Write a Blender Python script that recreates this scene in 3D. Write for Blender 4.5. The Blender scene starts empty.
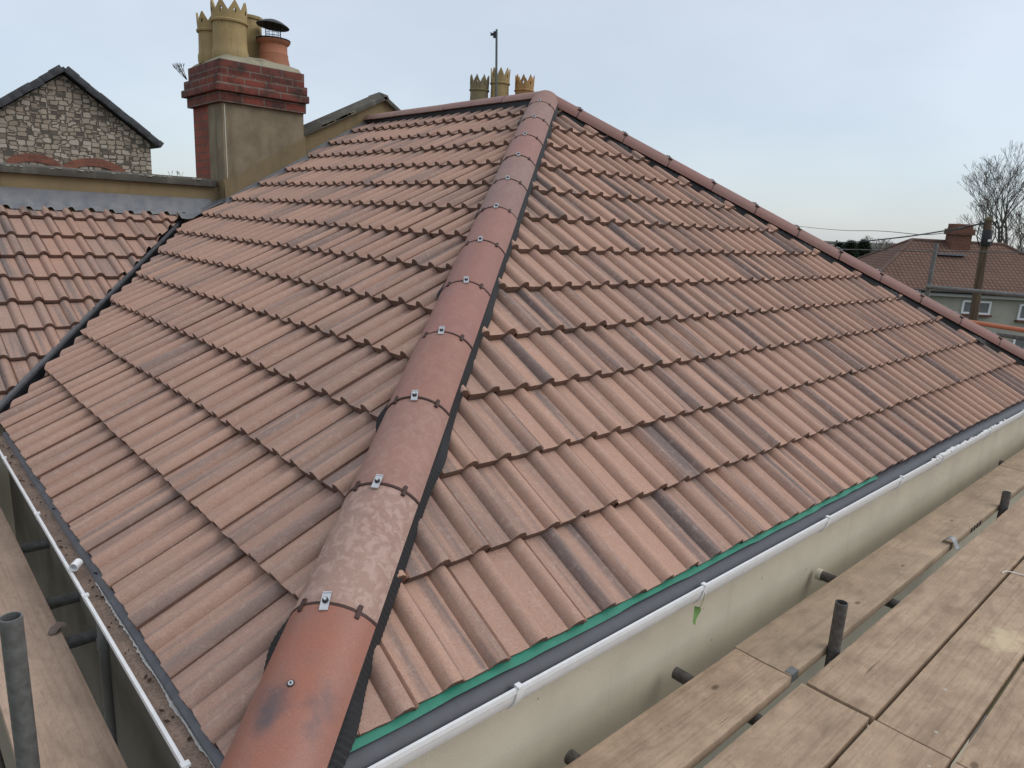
import bpy, bmesh, math, random
from mathutils import Vector, Matrix
R = math.radians
random.seed(7)
C = bpy.context.scene.collection
PI = math.pi

# ------------------------------------------------------------------ camera numbers (also used to turn a pixel into a place)
CAM = Vector((-0.5687, -1.4195, 1.3219))
RT = Vector((0.737, -0.674, 0.051)).normalized()
FW = Vector((0.666, 0.712, -0.223)).normalized()
yaw, pit, rol = R(43.0843), R(12.8965), R(-3.0130)
FW = Vector((math.sin(yaw)*math.cos(pit), math.cos(yaw)*math.cos(pit), -math.sin(pit)))
r0 = Vector((math.cos(yaw), -math.sin(yaw), 0)); u0_ = r0.cross(FW)
RT = r0*math.cos(rol) - u0_*math.sin(rol); UP = r0*math.sin(rol) + u0_*math.cos(rol)
FPX = 705.4646
def ray(u, v): return FW + RT*((u-512)/FPX) + UP*((384-v)/FPX)
def U(u, v, ax, val):
    d = ray(u, v); return CAM + d*((val-CAM[ax])/d[ax])
def D(u, v, dep): return CAM + ray(u, v)*dep

# ------------------------------------------------------------------ roof geometry
PR, PL = R(34.151), R(29.526)
GR, GL = .345, .3606
ZL = -.0253
ZAP = 2.4376
TR, TL = math.tan(PR), math.tan(PL)
def hipP(z): return Vector(((z-ZL)/TL, z/TR, z))
APEX = hipP(ZAP)
YP = 6.65            # party wall face
V0 = Vector((0., 3.955, ZL)); V1 = Vector((2.195, 6.85, 1.218))   # valley
PV = math.atan(.47)
RX = Vector((8.52, 0, 0.03))        # right hand eaves corner
GZ = -6.0            # ground

# ------------------------------------------------------------------ object helpers
def tag(o, label=None, cat=None, group=None, kind=None):
    if label: o['label'] = label
    if cat: o['category'] = cat
    if group: o['group'] = group
    if kind: o['kind'] = kind
    return o
def thing(name, label, cat, loc=(0,0,0), group=None):
    o = bpy.data.objects.new(name, None); C.objects.link(o); o.location = loc
    o.empty_display_size = .1
    return tag(o, label, cat, group)
def rootoff(p):
    v = Vector((0,0,0))
    while p: v += Vector(p.location); p = p.parent
    return v
def finish(name, me, mats, parent=None, label=None, smooth=None):
    for m in (mats if isinstance(mats, (list, tuple)) else [mats]): me.materials.append(m)
    o = bpy.data.objects.new(name, me); C.objects.link(o)
    if smooth is not None:
        me.polygons.foreach_set('use_smooth', [True]*len(me.polygons))
        if smooth < 3: me.set_sharp_from_angle(angle=smooth)
    if parent:
        o.parent = parent
        # vertices are in world coordinates: cancel the root's offset
        off = rootoff(parent)
        me.transform(Matrix.Translation(-off))
    if label: o['label'] = label
    return o
class MB:
    def __init__(s): s.v=[]; s.f=[]; s.m=[]
    def add(s, vs, fs, mi=0):
        b=len(s.v); s.v += [tuple(v) for v in vs]; s.f += [tuple(b+i for i in f) for f in fs]; s.m += [mi]*len(fs)
    def box(s, a, b, mi=0):
        (x0,y0,z0),(x1,y1,z1) = a,b
        s.add([(x0,y0,z0),(x1,y0,z0),(x1,y1,z0),(x0,y1,z0),(x0,y0,z1),(x1,y0,z1),(x1,y1,z1),(x0,y1,z1)],
              [(0,3,2,1),(4,5,6,7),(0,1,5,4),(1,2,6,5),(2,3,7,6),(3,0,4,7)], mi); return s
    def obox(s, c, ax, ay, az, mi=0):   # centre and three half-axes
        c=Vector(c); vs=[c+ax*i+ay*j+az*k for k in(-1,1) for j in(-1,1) for i in(-1,1)]
        s.add(vs,[(0,2,3,1),(4,5,7,6),(0,1,5,4),(1,3,7,5),(3,2,6,7),(2,0,4,6)],mi); return s
    def prism(s, poly, vec, mi=0):      # closed polygon extruded by vec
        n=len(poly); vec=Vector(vec); a=[Vector(p) for p in poly]; b=[p+vec for p in a]
        s.add(a+b,[tuple(range(n))[::-1],tuple(range(n,2*n))]+[(i,(i+1)%n,n+(i+1)%n,n+i) for i in range(n)],mi); return s
    def tube(s, p0, p1, r0, r1=None, n=12, caps=True, hollow=0, mi=0):
        p0=Vector(p0);p1=Vector(p1); r1=r0 if r1 is None else r1; d=(p1-p0).normalized()
        a=d.orthogonal().normalized(); b=d.cross(a)
        def ring(p,r): return [p+(a*math.cos(2*PI*i/n)+b*math.sin(2*PI*i/n))*r for i in range(n)]
        vs=ring(p0,r0)+ring(p1,r1); fs=[(i,(i+1)%n,n+(i+1)%n,n+i) for i in range(n)]
        if hollow:
            vs+=ring(p0,r0-hollow)+ring(p1,r1-hollow)
            fs+=[(2*n+i,3*n+i,3*n+(i+1)%n,2*n+(i+1)%n) for i in range(n)]
            fs+=[(i,2*n+i,2*n+(i+1)%n,(i+1)%n) for i in range(n)]+[(n+i,n+(i+1)%n,3*n+(i+1)%n,3*n+i) for i in range(n)]
        elif caps: fs+=[tuple(range(n))[::-1],tuple(range(n,2*n))]
        s.add(vs,fs,mi); return s
    def path(s, pts, rs, n=6, mi=0):
        for i in range(len(pts)-1):
            s.tube(pts[i],pts[i+1],rs[i],rs[i+1],n,caps=(i in(0,len(pts)-2)),mi=mi)
        return s
    def lathe(s, c, prof, n=32, mi=0, tilt=None):
        c=Vector(c); vs=[]
        for r,z in prof:
            for i in range(n):
                p=Vector((r*math.cos(2*PI*i/n), r*math.sin(2*PI*i/n), z))
                if tilt: p = tilt @ p
                vs.append(c+p)
        fs=[(k*n+i,k*n+(i+1)%n,(k+1)*n+(i+1)%n,(k+1)*n+i) for k in range(len(prof)-1) for i in range(n)]
        s.add(vs,fs,mi); return s
    def sweep(s, sec, pts, closed=False, mi=0):   # sec(i)->list of points
        m=None; b=len(s.v); n=0
        rows=[sec(p) for p in pts]; n=len(rows[0])
        vs=[q for r in rows for q in r]; fs=[]
        for k in range(len(rows)-1):
            for i in range(n if closed else n-1):
                j=(i+1)%n; fs.append((k*n+i,k*n+j,(k+1)*n+j,(k+1)*n+i))
        if closed: fs += [tuple(range(n))[::-1], tuple((len(rows)-1)*n+i for i in range(n))]
        s.add(vs,fs,mi); return s
    def build(s, name, mats, parent=None, label=None, smooth=None, bevel=0, seg=2):
        me=bpy.data.meshes.new(name); me.from_pydata(s.v,[],s.f)
        me.polygons.foreach_set('material_index', s.m); me.validate()
        if bevel:
            bm=bmesh.new(); bm.from_mesh(me); bmesh.ops.recalc_face_normals(bm,faces=bm.faces)
            es=[e for e in bm.edges if e.is_manifold and e.calc_face_angle(0)>.6]
            bmesh.ops.bevel(bm,geom=es,offset=bevel,segments=seg,affect='EDGES',profile=.6); bm.to_mesh(me); bm.free()
            if smooth is None: smooth=R(40)
        else:
            bm=bmesh.new(); bm.from_mesh(me); bmesh.ops.recalc_face_normals(bm,faces=bm.faces); bm.to_mesh(me); bm.free()
        return finish(name, me, mats, parent, label, smooth)

# ------------------------------------------------------------------ material helpers
class NT:
    def __init__(s, name, rough=.8, spec=.3, metal=0):
        s.m=bpy.data.materials.new(name); s.m.use_nodes=True; s.t=s.m.node_tree; s.n=s.t.nodes
        s.b=s.n['Principled BSDF']; s.b.inputs['Roughness'].default_value=rough
        s.b.inputs['Specular IOR Level'].default_value=spec; s.b.inputs['Metallic'].default_value=metal
        s.co=None
    def new(s, t, **k):
        x=s.n.new(t)
        for a,b in k.items(): setattr(x,a,b)
        return x
    def link(s,a,b): s.t.links.new(a,b)
    def put(s, sock, v):
        if isinstance(v,(int,float)): sock.default_value=v
        elif isinstance(v,(tuple,list)): sock.default_value=(*v,1) if (len(v)==3 and sock.type=='RGBA') else v
        else: s.link(v,sock)
    def obj(s):
        if not s.co: s.co=s.new('ShaderNodeTexCoord').outputs['Object']
        return s.co
    def geo(s): return s.new('ShaderNodeNewGeometry').outputs['Position']
    def attr(s,name): return s.new('ShaderNodeAttribute',attribute_name=name)
    def mapv(s, vec, scale=(1,1,1), rot=(0,0,0), loc=(0,0,0)):
        m=s.new('ShaderNodeMapping'); s.link(vec,m.inputs[0]); m.inputs['Scale'].default_value=scale
        m.inputs['Rotation'].default_value=rot; s.put(m.inputs['Location'],loc); return m.outputs[0]
    def noise(s, vec, scale, detail=4, rough=.55, dist=0, w=None):
        n=s.new('ShaderNodeTexNoise'); 
        if w is not None: n.noise_dimensions='4D'; s.put(n.inputs['W'],w)
        s.link(vec,n.inputs['Vector']); n.inputs['Scale'].default_value=scale; n.inputs['Detail'].default_value=detail
        n.inputs['Roughness'].default_value=rough; n.inputs['Distortion'].default_value=dist; return n.outputs[0]
    def vor(s, vec, scale, feature='F1', out=0, rnd=1):
        n=s.new('ShaderNodeTexVoronoi',feature=feature); s.link(vec,n.inputs['Vector']); n.inputs['Scale'].default_value=scale
        n.inputs['Randomness'].default_value=rnd; return n.outputs[out]
    def ramp(s, v, a, b, lo=0., hi=1.):
        n=s.new('ShaderNodeMapRange'); n.interpolation_type='SMOOTHSTEP'; s.put(n.inputs[0],v)
        for i,x in zip((1,2,3,4),(a,b,lo,hi)): s.put(n.inputs[i],x)
        return n.outputs[0]
    def mix(s, f, a, b, mode='MIX'):
        n=s.new('ShaderNodeMix',data_type='RGBA',blend_type=mode); s.put(n.inputs[0],f); s.put(n.inputs[6],a); s.put(n.inputs[7],b); return n.outputs[2]
    def math(s, op, a, b=0.):
        n=s.new('ShaderNodeMath',operation=op); s.put(n.inputs[0],a); s.put(n.inputs[1],b); return n.outputs[0]
    def sep(s,v):
        n=s.new('ShaderNodeSeparateXYZ'); s.link(v,n.inputs[0]); return n.outputs
    def comb(s,x,y,z):
        n=s.new('ShaderNodeCombineXYZ'); s.put(n.inputs[0],x); s.put(n.inputs[1],y); s.put(n.inputs[2],z); return n.outputs[0]
    def bump(s, h, dist=.002, strength=1.):
        n=s.new('ShaderNodeBump'); s.put(n.inputs['Height'],h); n.inputs['Distance'].default_value=dist; n.inputs['Strength'].default_value=strength
        s.link(n.outputs[0],s.b.inputs['Normal'])
    def col(s,c): s.put(s.b.inputs['Base Color'],c); return s.m

def m_tile(name, A, B, G, dust, streak=1., edge=False):
    n=NT(name,.86,.25)
    t=n.attr('tint').outputs['Color']; r1,r2,r3=n.sep(t)[:3]
    uv=n.attr('tuv').outputs['Vector']
    st=n.noise(n.mapv(uv,(15,.7,0)),1,3,.55,w=n.math('MULTIPLY',r1,60))
    st=n.ramp(st,.44,.66)
    amt=n.math('MULTIPLY',n.ramp(r2,.10,.75),streak)
    base=n.mix(r1,A,B)
    base=n.mix(n.math('MULTIPLY',n.ramp(n.noise(uv,2.3,3),.35,.7),.45),base,dust)
    whole=n.math('MULTIPLY',n.ramp(r3,.80,.95),.38*streak)
    g=n.math('MAXIMUM',n.math('MULTIPLY',n.math('MULTIPLY',st,amt),.95),n.math('MULTIPLY',whole,n.ramp(st,0,.5,.5,1)))
    c=n.mix(g,base,G)
    sp=n.noise(uv,260,3,.7)
    c=n.mix(n.ramp(sp,.40,.70,0,.42),c,(.15,.09,.07))
    c=n.mix(n.ramp(n.noise(uv,110,4,.75),.56,.70,0,.30),c,(.50,.37,.30))
    c=n.mix(n.ramp(n.noise(uv,75,3,.8,w=9.),.60,.72,0,.40),c,(.13,.08,.065))
    blot=n.noise(uv,30,5,.7)
    c=n.mix(n.ramp(blot,.50,.72,0,.30),c,(.52,.40,.34))
    dark=n.vor(n.mapv(uv,(1,1,1)),34,'F1',0)
    c=n.mix(n.math('MULTIPLY',n.ramp(dark,.05,.11,1,0),n.ramp(n.noise(uv,7,2),.5,.65,0,.7)),c,(.10,.065,.05))
    # scraped pale lines of cement dust down the slope
    pl=n.noise(n.mapv(uv,(42,3.5,0)),1,3,.6,w=n.math('MULTIPLY',r2,31))
    c=n.mix(n.ramp(pl,.60,.80,0,.30),c,(.50,.38,.32))
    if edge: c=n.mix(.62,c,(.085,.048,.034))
    n.bump(n.math('ADD',n.math('MULTIPLY',sp,.4),blot),.0022,.7)
    return n.col(c)
def m_plain(name,c,rough=.6,spec=.4,metal=0,var=.15,scale=20,bump=0,dark=None):
    n=NT(name,rough,spec,metal)
    v=n.noise(n.obj(),scale,5,.6)
    d=dark or tuple(x*.6 for x in c)
    cc=n.mix(n.ramp(v,.3,.75,0,var*2),c,d)
    if bump: n.bump(v,bump)
    return n.col(cc)
M={}
M['tileR']=m_tile('concrete_tile_brindle',(.465,.288,.212),(.385,.243,.188),(.165,.132,.125),(.46,.29,.22),1.05)
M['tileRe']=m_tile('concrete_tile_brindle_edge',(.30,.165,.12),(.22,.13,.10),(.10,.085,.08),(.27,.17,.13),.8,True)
M['tileL']=m_tile('concrete_tile_dusty',(.455,.285,.215),(.39,.245,.192),(.165,.145,.142),(.40,.27,.215),.7)
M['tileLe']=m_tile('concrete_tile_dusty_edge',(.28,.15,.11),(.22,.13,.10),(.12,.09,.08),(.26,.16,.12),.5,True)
M['tileO']=m_tile('concrete_tile_older',(.43,.26,.195),(.38,.255,.205),(.17,.145,.135),(.31,.22,.18),1.0)
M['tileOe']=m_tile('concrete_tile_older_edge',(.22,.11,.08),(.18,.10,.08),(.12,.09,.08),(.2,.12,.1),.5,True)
def m_hip():
    n=NT('hip_tile_concrete',.62,.4)
    oc=n.new('ShaderNodeObjectInfo').outputs['Color']; rnd=n.new('ShaderNodeObjectInfo').outputs['Random']
    g=n.geo()
    a=n.noise(g,6,5,.6)
    c=n.mix(n.ramp(a,.35,.7,0,.35),oc,(.22,.115,.10))
    ef=n.noise(g,26,6,.7,.6)
    al=n.new('ShaderNodeObjectInfo').outputs['Alpha']
    c=n.mix(n.math('MULTIPLY',n.ramp(ef,.47,.58,0,.8),al),c,(.45,.31,.26))
    sp=n.noise(g,300,3,.7)
    c=n.mix(n.ramp(sp,.35,.75,0,.22),c,(.13,.07,.06))
    sc=n.noise(n.mapv(g,(60,60,14),(.4,.3,.7)),1,4,.7)
    c=n.mix(n.ramp(sc,.63,.75,0,.35),c,(.5,.38,.34))
    n.bump(n.math('ADD',n.math('MULTIPLY',sp,.5),ef),.0008,.6)
    return n.col(c)
M['hip']=m_hip()
def m_hip0(spots):
    n=NT('hip_tile_scorched',.5,.45)
    g=n.geo(); a=n.noise(g,9,5,.6)
    c=n.mix(n.ramp(a,.3,.7),(.315,.122,.080),(.285,.130,.095))
    for (p,r) in spots:
        vm=n.new('ShaderNodeVectorMath',operation='DISTANCE'); n.link(g,vm.inputs[0]); vm.inputs[1].default_value=p
        d=n.math('ADD',vm.outputs['Value'],n.math('MULTIPLY',n.math('SUBTRACT',n.noise(g,22,4,.6),.5),r*1.1))
        c=n.mix(n.ramp(d,r*.0,r,.85,0),c,(.085,.07,.075))
    sp=n.noise(g,240,3,.75)
    c=n.mix(n.ramp(sp,.42,.68,0,.38),c,(.14,.06,.045))
    c=n.mix(n.ramp(n.noise(n.mapv(g,(90,20,40),(.3,.5,1.1)),1,4,.75),.6,.72,0,.3),c,(.42,.24,.18))
    wh=n.noise(g,30,5,.75); c=n.mix(n.ramp(wh,.68,.76,0,.35),c,(.5,.38,.34))
    n.bump(sp,.0006,.5)
    return n.col(c)
M['black']=m_plain('black_plastic',(.018,.019,.022),.45,.4,var=.3,scale=60)
M['comb']=m_plain('black_fabric_roll',(.022,.022,.024),.6,.3,var=.3,scale=90)
M['green']=m_plain('green_membrane',(.02,.20,.13),.55,.35,var=.25,scale=18)
M['tray']=m_plain('grey_eaves_tray',(.058,.063,.076),.5,.4,var=.2,scale=25)
M['lead']=m_plain('lead_sheet',(.21,.215,.22),.65,.3,.1,var=.45,scale=9,bump=.004,dark=(.14,.15,.17))
M['upvc']=m_plain('white_upvc',(.76,.77,.78),.32,.5,var=.12,scale=30,dark=(.5,.5,.48))
M['zinc']=m_plain('galvanised_clip',(.62,.64,.66),.35,.5,.85,var=.2,scale=120)
M['union']=m_plain('brown_joint_strip',(.055,.028,.022),.6,.3,var=.2)
M['steel']=m_plain('scaffold_tube_steel',(.175,.182,.178),.55,.4,.35,var=.35,scale=30,bump=.0008,dark=(.075,.068,.06))
M['steel2']=m_plain('weathered_tube_steel',(.12,.116,.11),.6,.35,.25,var=.4,scale=40,bump=.001,dark=(.05,.04,.034))
M['orange']=m_plain('orange_rail_paint',(.48,.16,.085),.5,.4,var=.1)
def m_wall(name,c1,c2,sc=3):
    n=NT(name,.8,.25); g=n.geo(); a=n.noise(g,sc,6,.6); b=n.noise(g,120,3,.6)
    c=n.mix(n.ramp(a,.35,.7),c1,c2); v=n.vor(g,9,'F1',0)
    c=n.mix(n.math('MULTIPLY',n.ramp(v,.03,.07,1,0),.7),c,(.16,.12,.09))
    dr=n.noise(n.mapv(g,(16,16,.9)),1,5,.65); c=n.mix(n.ramp(dr,.56,.74,0,.16),c,(.25,.215,.15))
    ck=n.vor(n.mapv(g,(1.3,1.3,2.1)),1.4,'DISTANCE_TO_EDGE',0); c=n.mix(n.math('MULTIPLY',n.ramp(ck,.0,.004,1,0),n.ramp(n.noise(g,1.1,3),.5,.6,0,.25)),c,(.15,.13,.10))
    n.bump(b,.0015,.6); return n.col(c)
M['wall']=m_wall('cream_wall_paint',(.58,.52,.405),(.52,.465,.365))
def m_render(name,c1,c2,c3):
    n=NT(name,.9,.15); g=n.geo(); a=n.noise(g,4,6,.65); b=n.noise(g,60,5,.7)
    c=n.mix(n.ramp(a,.3,.7),c1,c2); s=n.noise(n.mapv(g,(7,7,.8)),1,5,.6); c=n.mix(n.ramp(s,.5,.75,0,.6),c,c3)
    n.bump(b,.004,.8); return n.col(c)
M['ochre']=m_render('ochre_render',(.25,.19,.105),(.215,.165,.095),(.12,.095,.062))
M['grend']=m_render('grey_sand_render',(.25,.205,.14),(.17,.138,.092),(.085,.072,.05))
M['wetrend']=m_render('damp_ochre_render',(.20,.155,.09),(.165,.128,.075),(.12,.095,.06))
M['coping']=m_render('dark_coping',(.10,.093,.078),(.07,.066,.058),(.21,.20,.17))
M['mortar']=m_render('pale_mortar',(.33,.30,.22),(.24,.22,.16),(.10,.10,.07))
def m_brick(name,c1,c2,mort,grime=.5,s=1.0,axis='xz'):
    n=NT(name,.85,.2); g=n.geo(); x,y,z=n.sep(g)[:3]
    vec=n.comb(n.math('ADD',x,y),z,0)
    b=n.new('ShaderNodeTexBrick'); n.link(vec,b.inputs['Vector']); b.inputs['Scale'].default_value=1
    b.inputs['Brick Width'].default_value=.24*s; b.inputs['Row Height'].default_value=.083*s; b.inputs['Mortar Size'].default_value=.006*s
    b.inputs['Color1'].default_value=(*c1,1); b.inputs['Color2'].default_value=(*c2,1); b.inputs['Mortar'].default_value=(*mort,1)
    a=n.noise(g,5,6,.7); c=n.mix(n.ramp(a,.45,.7,0,grime),b.outputs[0],(.035,.032,.028))
    n.bump(n.math('ADD',n.math('MULTIPLY',b.outputs['Fac'],-1.),n.math('MULTIPLY',n.noise(g,70,4,.7),.5)),.006,.8)
    return n.col(c)
M['brick']=m_brick('red_brick',(.30,.085,.055),(.22,.07,.05),(.14,.09,.07),.3)
M['brickd']=m_brick('weathered_red_brick',(.21,.060,.043),(.13,.045,.036),(.17,.15,.125),.85)
M['brickf']=m_brick('far_red_brick',(.17,.075,.05),(.13,.06,.042),(.2,.15,.12),.5)
def m_clay(name,c1,c2):
    n=NT(name,.75,.3); g=n.geo(); a=n.noise(g,7,6,.65); s=n.noise(n.mapv(g,(9,9,1.2)),1,5,.6)
    c=n.mix(n.ramp(a,.3,.7),c1,c2); c=n.mix(n.ramp(s,.56,.72,0,.55),c,tuple(x*.35 for x in c1))
    sp=n.vor(g,16,'F1',0); c=n.mix(n.math('MULTIPLY',n.ramp(sp,.08,.2,1,0),n.ramp(n.noise(g,3,2),.5,.6,0,.8)),c,(.09,.08,.05))
    n.bump(a,.003); return n.col(c)
M['buff']=m_clay('buff_clay',(.36,.265,.12),(.30,.225,.11))
M['buff2']=m_clay('greyed_buff_clay',(.22,.18,.10),(.18,.15,.09))
M['buff3']=m_clay('orange_buff_clay',(.40,.22,.08),(.32,.2,.09))
M['terra']=m_clay('terracotta_clay',(.36,.145,.08),(.31,.135,.08))
M['soot']=m_plain('sooted_metal',(.03,.03,.032),.5,.4,.4,var=.3)
def m_board(name,c1,c2,c3,ax=(3.2,9,9),gx_=(1.3,75,75),patch=None):
    n=NT(name,.82,.2); g=n.geo(); oi=n.new('ShaderNodeObjectInfo').outputs['Random']
    gr=n.noise(n.mapv(g,ax),1.6,6,.62,.6,w=n.math('MULTIPLY',oi,40))
    mud=n.noise(g,1.9,6,.72,1.,w=n.math('MULTIPLY',oi,7)); bl=n.noise(g,5.5,5,.65,.3,w=n.math('MULTIPLY',oi,17)); fine=n.noise(n.mapv(g,tuple(a*3 for a in ax)),3,4,.7)
    c=n.mix(n.ramp(bl,.3,.7),c1,c2); c=n.mix(n.ramp(gr,.42,.72,0,.55),c,c3)
    c=n.mix(n.ramp(n.noise(g,2.2,3,.6,w=n.math('MULTIPLY',oi,9)),.55,.75,0,.5),c,tuple(min(1,x*1.28) for x in c1))
    c=n.mix(n.ramp(mud,.52,.66,0,.35),c,tuple(x*.5 for x in c1))
    # scuffs, short dark dents and a few knots
    sc=n.noise(n.mapv(g,(26,9,9),(0,0,.7)),1,4,.75,1.2); c=n.mix(n.ramp(sc,.64,.74,0,.55),c,tuple(x*.35 for x in c1))
    kn=n.vor(n.mapv(g,(2.6,5,5)),1,'F1',0); c=n.mix(n.ramp(kn,.03,.085,.75,0),c,(.07,.045,.03))
    c=n.mix(n.ramp(fine,.50,.72,0,.38),c,c3)
    c=n.mix(n.ramp(n.noise(g,130,3,.8),.5,.75,0,.4),c,tuple(x*.45 for x in c1))
    fg=n.noise(n.mapv(g,gx_),1,4,.7,.5,w=n.math('MULTIPLY',oi,23)); c=n.mix(n.ramp(fg,.46,.68,0,.42),c,c3)
    spl=n.vor(n.mapv(g,(5,7,7)),1,'F1',0); c=n.mix(n.math('MULTIPLY',n.ramp(n.math('ADD',spl,n.math('MULTIPLY',n.noise(g,60,3,.7),.08)),.075,.10,1,0),.7),c,(.46,.42,.35))
    if patch:
        vm=n.new('ShaderNodeVectorMath',operation='DISTANCE'); n.link(n.mapv(g,(.45,1,1)),vm.inputs[0]); vm.inputs[1].default_value=(patch[0]*.45,patch[1],patch[2])
        dd=n.math('ADD',vm.outputs['Value'],n.math('MULTIPLY',n.math('SUBTRACT',n.noise(g,11,5,.7),.5),.22)); c=n.mix(n.ramp(dd,.01,.10,.65,0),c,(.62,.52,.34))
    cr=n.noise(n.mapv(g,(2.2,70,70)),1,2,.5,1.0,w=n.math('MULTIPLY',oi,5)); c=n.mix(n.ramp(cr,.71,.745,0,.6),c,(.06,.045,.035))
    n.bump(n.math('ADD',gr,n.math('MULTIPLY',fine,.4)),.003,.6); return n.col(c)
M['board']=m_board('scaffold_board_timber',(.47,.345,.24),(.34,.245,.17),(.19,.135,.092),patch=tuple(U(1005,640,2,-.4)))
M['board2']=m_board('scaffold_board_timber_tan',(.43,.325,.225),(.33,.25,.175),(.2,.145,.10))
M['boardL']=m_board('scaffold_board_timber_pinkish',(.55,.40,.30),(.46,.335,.25),(.27,.19,.14),(9,3.2,9),(75,1.3,75))
M['dirt']=m_plain('gutter_silt',(.30,.225,.18),.95,.1,var=.3,scale=110,bump=.003,dark=(.10,.07,.055))
M['lime']=m_plain('pale_gutter_scale',(.55,.54,.52),.9,.1,var=.25,scale=80,bump=.006,dark=(.25,.22,.2))

# ------------------------------------------------------------------ tiled slopes
FR=[0,.02,.15,.30,.45,.53,.547,.56,.568,.578,.592,.62,.65,.70,.75,.80,.85,.90,.935,.955,.968,.98,.992]
def fx(x): return CAM.x+(x-CAM.x)*.969     # chimney widths, measured first on a plane 0.25 m further back
def fz(z): return CAM.z+(z-CAM.z)*.969
def gx(x): return CAM.x+(x-CAM.x)*.982     # the same for the parapets
def gz(z): return CAM.z+(z-CAM.z)*.982
def roll_h(f,H=.034):
    if f<.53: return -.0015*math.sin(PI*f/.53)
    if f<.568: return -.008*max(0,1-abs(f-.55)/.018)
    if f>.97: return -.008*max(0,1-abs(f-.981)/.012)
    t=(f-.768)/.202
    return H*max(0,1-abs(t)**2.4)**.85
def slope(name, org, ud, sd, rows, gauge, pitch, umin, umax, uph, clips, s0, mats, parent, th=.038, H=.033, label=None, seed=1, fr=FR, rollph=0, first=0, lift=.040):
    rnd=random.Random(seed); nrm=ud.cross(sd).normalized(); org=org-nrm*.030
    V=[];F=[];MI=[];T=[];UVs=[]
    us=[]
    for k2 in range(2):
        for f in fr: us.append((k2+f, roll_h(f,H)))
    us.append((2.0+.03, .007))
    nu=len(us)
    for k in range(first,rows):
        j0=int(math.floor((umin-uph)/(2*pitch)))-1; j1=int(math.ceil((umax-uph)/(2*pitch)))+1
        for j in range(j0,j1+1):
            ub=uph+(j*2+(k%2))*pitch
            if ub+2*pitch<umin or ub>umax: continue
            sb=k*gauge+(s0 if k==0 else 0)+rnd.uniform(-.003,.003)
            L=(k+1)*gauge-sb+.03
            cpt=[org+ud*(ub+a)+sd*(sb+b) for a in(0,2*pitch) for b in(0,L)]
            if any(all((c-p).dot(nn)>.0 for c in cpt) for p,nn in clips): continue
            jit=rnd.uniform(-.0015,.0025); jr=rnd.uniform(-.004,.004); ub+=rnd.uniform(-.0015,.0015); skew=rnd.uniform(-.005,.005)
            r1,r2,r3=rnd.random(),rnd.random(),rnd.random()
            b=len(V)
            rowsd=[(.003,None,-th),(0,None,-.006),(.0015,None,-.0015),(.006,None,0),(L*.5,None,0),(L,None,0)]
            for (ds,_,dh) in rowsd:
                for i,(uu,h) in enumerate(us):
                    s_=sb+ds+skew*(uu-1); lf=lift*(1-ds/gauge)+jit+jr*(uu-1)
                    hh=h+dh+lf
                    rag=rnd.uniform(-.0012,.0012) if ds<.002 else 0
                    V.append(org+ud*(ub+uu*pitch)+sd*(s_+rag)+nrm*hh); T.append((r1,r2,r3,1)); UVs.append((ub+uu*pitch,s_,h))
            for a in range(len(rowsd)-1):
                for i in range(nu-1):
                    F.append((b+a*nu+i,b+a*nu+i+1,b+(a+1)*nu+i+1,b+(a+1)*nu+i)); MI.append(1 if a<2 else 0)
            # side skirt (the overlapping edge of the roll)
            e=len(V)
            for a in range(1,len(rowsd)):
                p=V[b+a*nu+nu-1]; V.append(p-nrm*.016); T.append((r1,r2,r3,1)); UVs.append(UVs[b+a*nu+nu-1])
            for a in range(1,len(rowsd)-1):
                q0=b+a*nu+nu-1;q1=b+(a+1)*nu+nu-1
                F.append((q0,e+a-1,e+a,q1)); MI.append(1)
    me=bpy.data.meshes.new(name); me.from_pydata([tuple(v) for v in V],[],F); me.polygons.foreach_set('material_index',MI)
    a=me.attributes.new('tint','FLOAT_COLOR','POINT'); a.data.foreach_set('color',[x for t in T for x in t])
    a=me.attributes.new('tuv','FLOAT_VECTOR','POINT'); a.data.foreach_set('vector',[x for t in UVs for x in t])
    bm=bmesh.new(); bm.from_mesh(me)
    for p,nn in clips:
        bmesh.ops.bisect_plane(bm,geom=bm.verts[:]+bm.edges[:]+bm.faces[:],plane_co=p,plane_no=nn,clear_outer=True,dist=1e-5)
    bm.to_mesh(me); bm.free()
    return finish(name,me,mats,parent,label,R(38))
def vplane(a,b,inside,off=0):
    """vertical plane through a,b; outside normal points away from 'inside'; shifted inwards by off"""
    d=Vector(b)-Vector(a); n=Vector((d.y,-d.x,0)).normalized()
    if (Vector(inside)-Vector(a)).dot(n)>0: n=-n
    return (Vector(a)-n*off, n)

house=thing('tiled_house','cream house in the foreground whose brown hipped tiled roof fills the photo','house',(4,3.5,GZ))
O=hipP(0); O=Vector((O.x,O.y,0))
X_,Y_=Vector((1,0,0)),Vector((0,1,0))
sdR=Vector((0,math.cos(PR),math.sin(PR))); sdL=Vector((math.cos(PL),0,math.sin(PL)))
inR=Vector((4.3,.5,0)); inL=Vector((.5,2.5,0))
hip_d=(APEX-O).normalized()
slope('front_slope',Vector((0,0,0)),X_,sdR,13,GR,.1745,-.3,8.6,.789,
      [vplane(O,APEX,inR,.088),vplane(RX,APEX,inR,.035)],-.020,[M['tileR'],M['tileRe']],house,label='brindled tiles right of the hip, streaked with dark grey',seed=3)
# left slope: x is up the slope, tiles laid towards -Y
oL=Vector((0,0,ZL))
slope('side_slope',oL,-Y_,sdL,14,GL,.1675,-YP,.3,-.547-.335*30,
      [vplane(O,APEX,inL,.080),vplane(V0,V1,inL,.070),(Vector((0,YP-.0,0)),Y_),(Vector((APEX.x-.06,0,0)),X_)],-.0266,[M['tileL'],M['tileLe']],house,label='paler dusty tiles left of the hip',seed=5)
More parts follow.
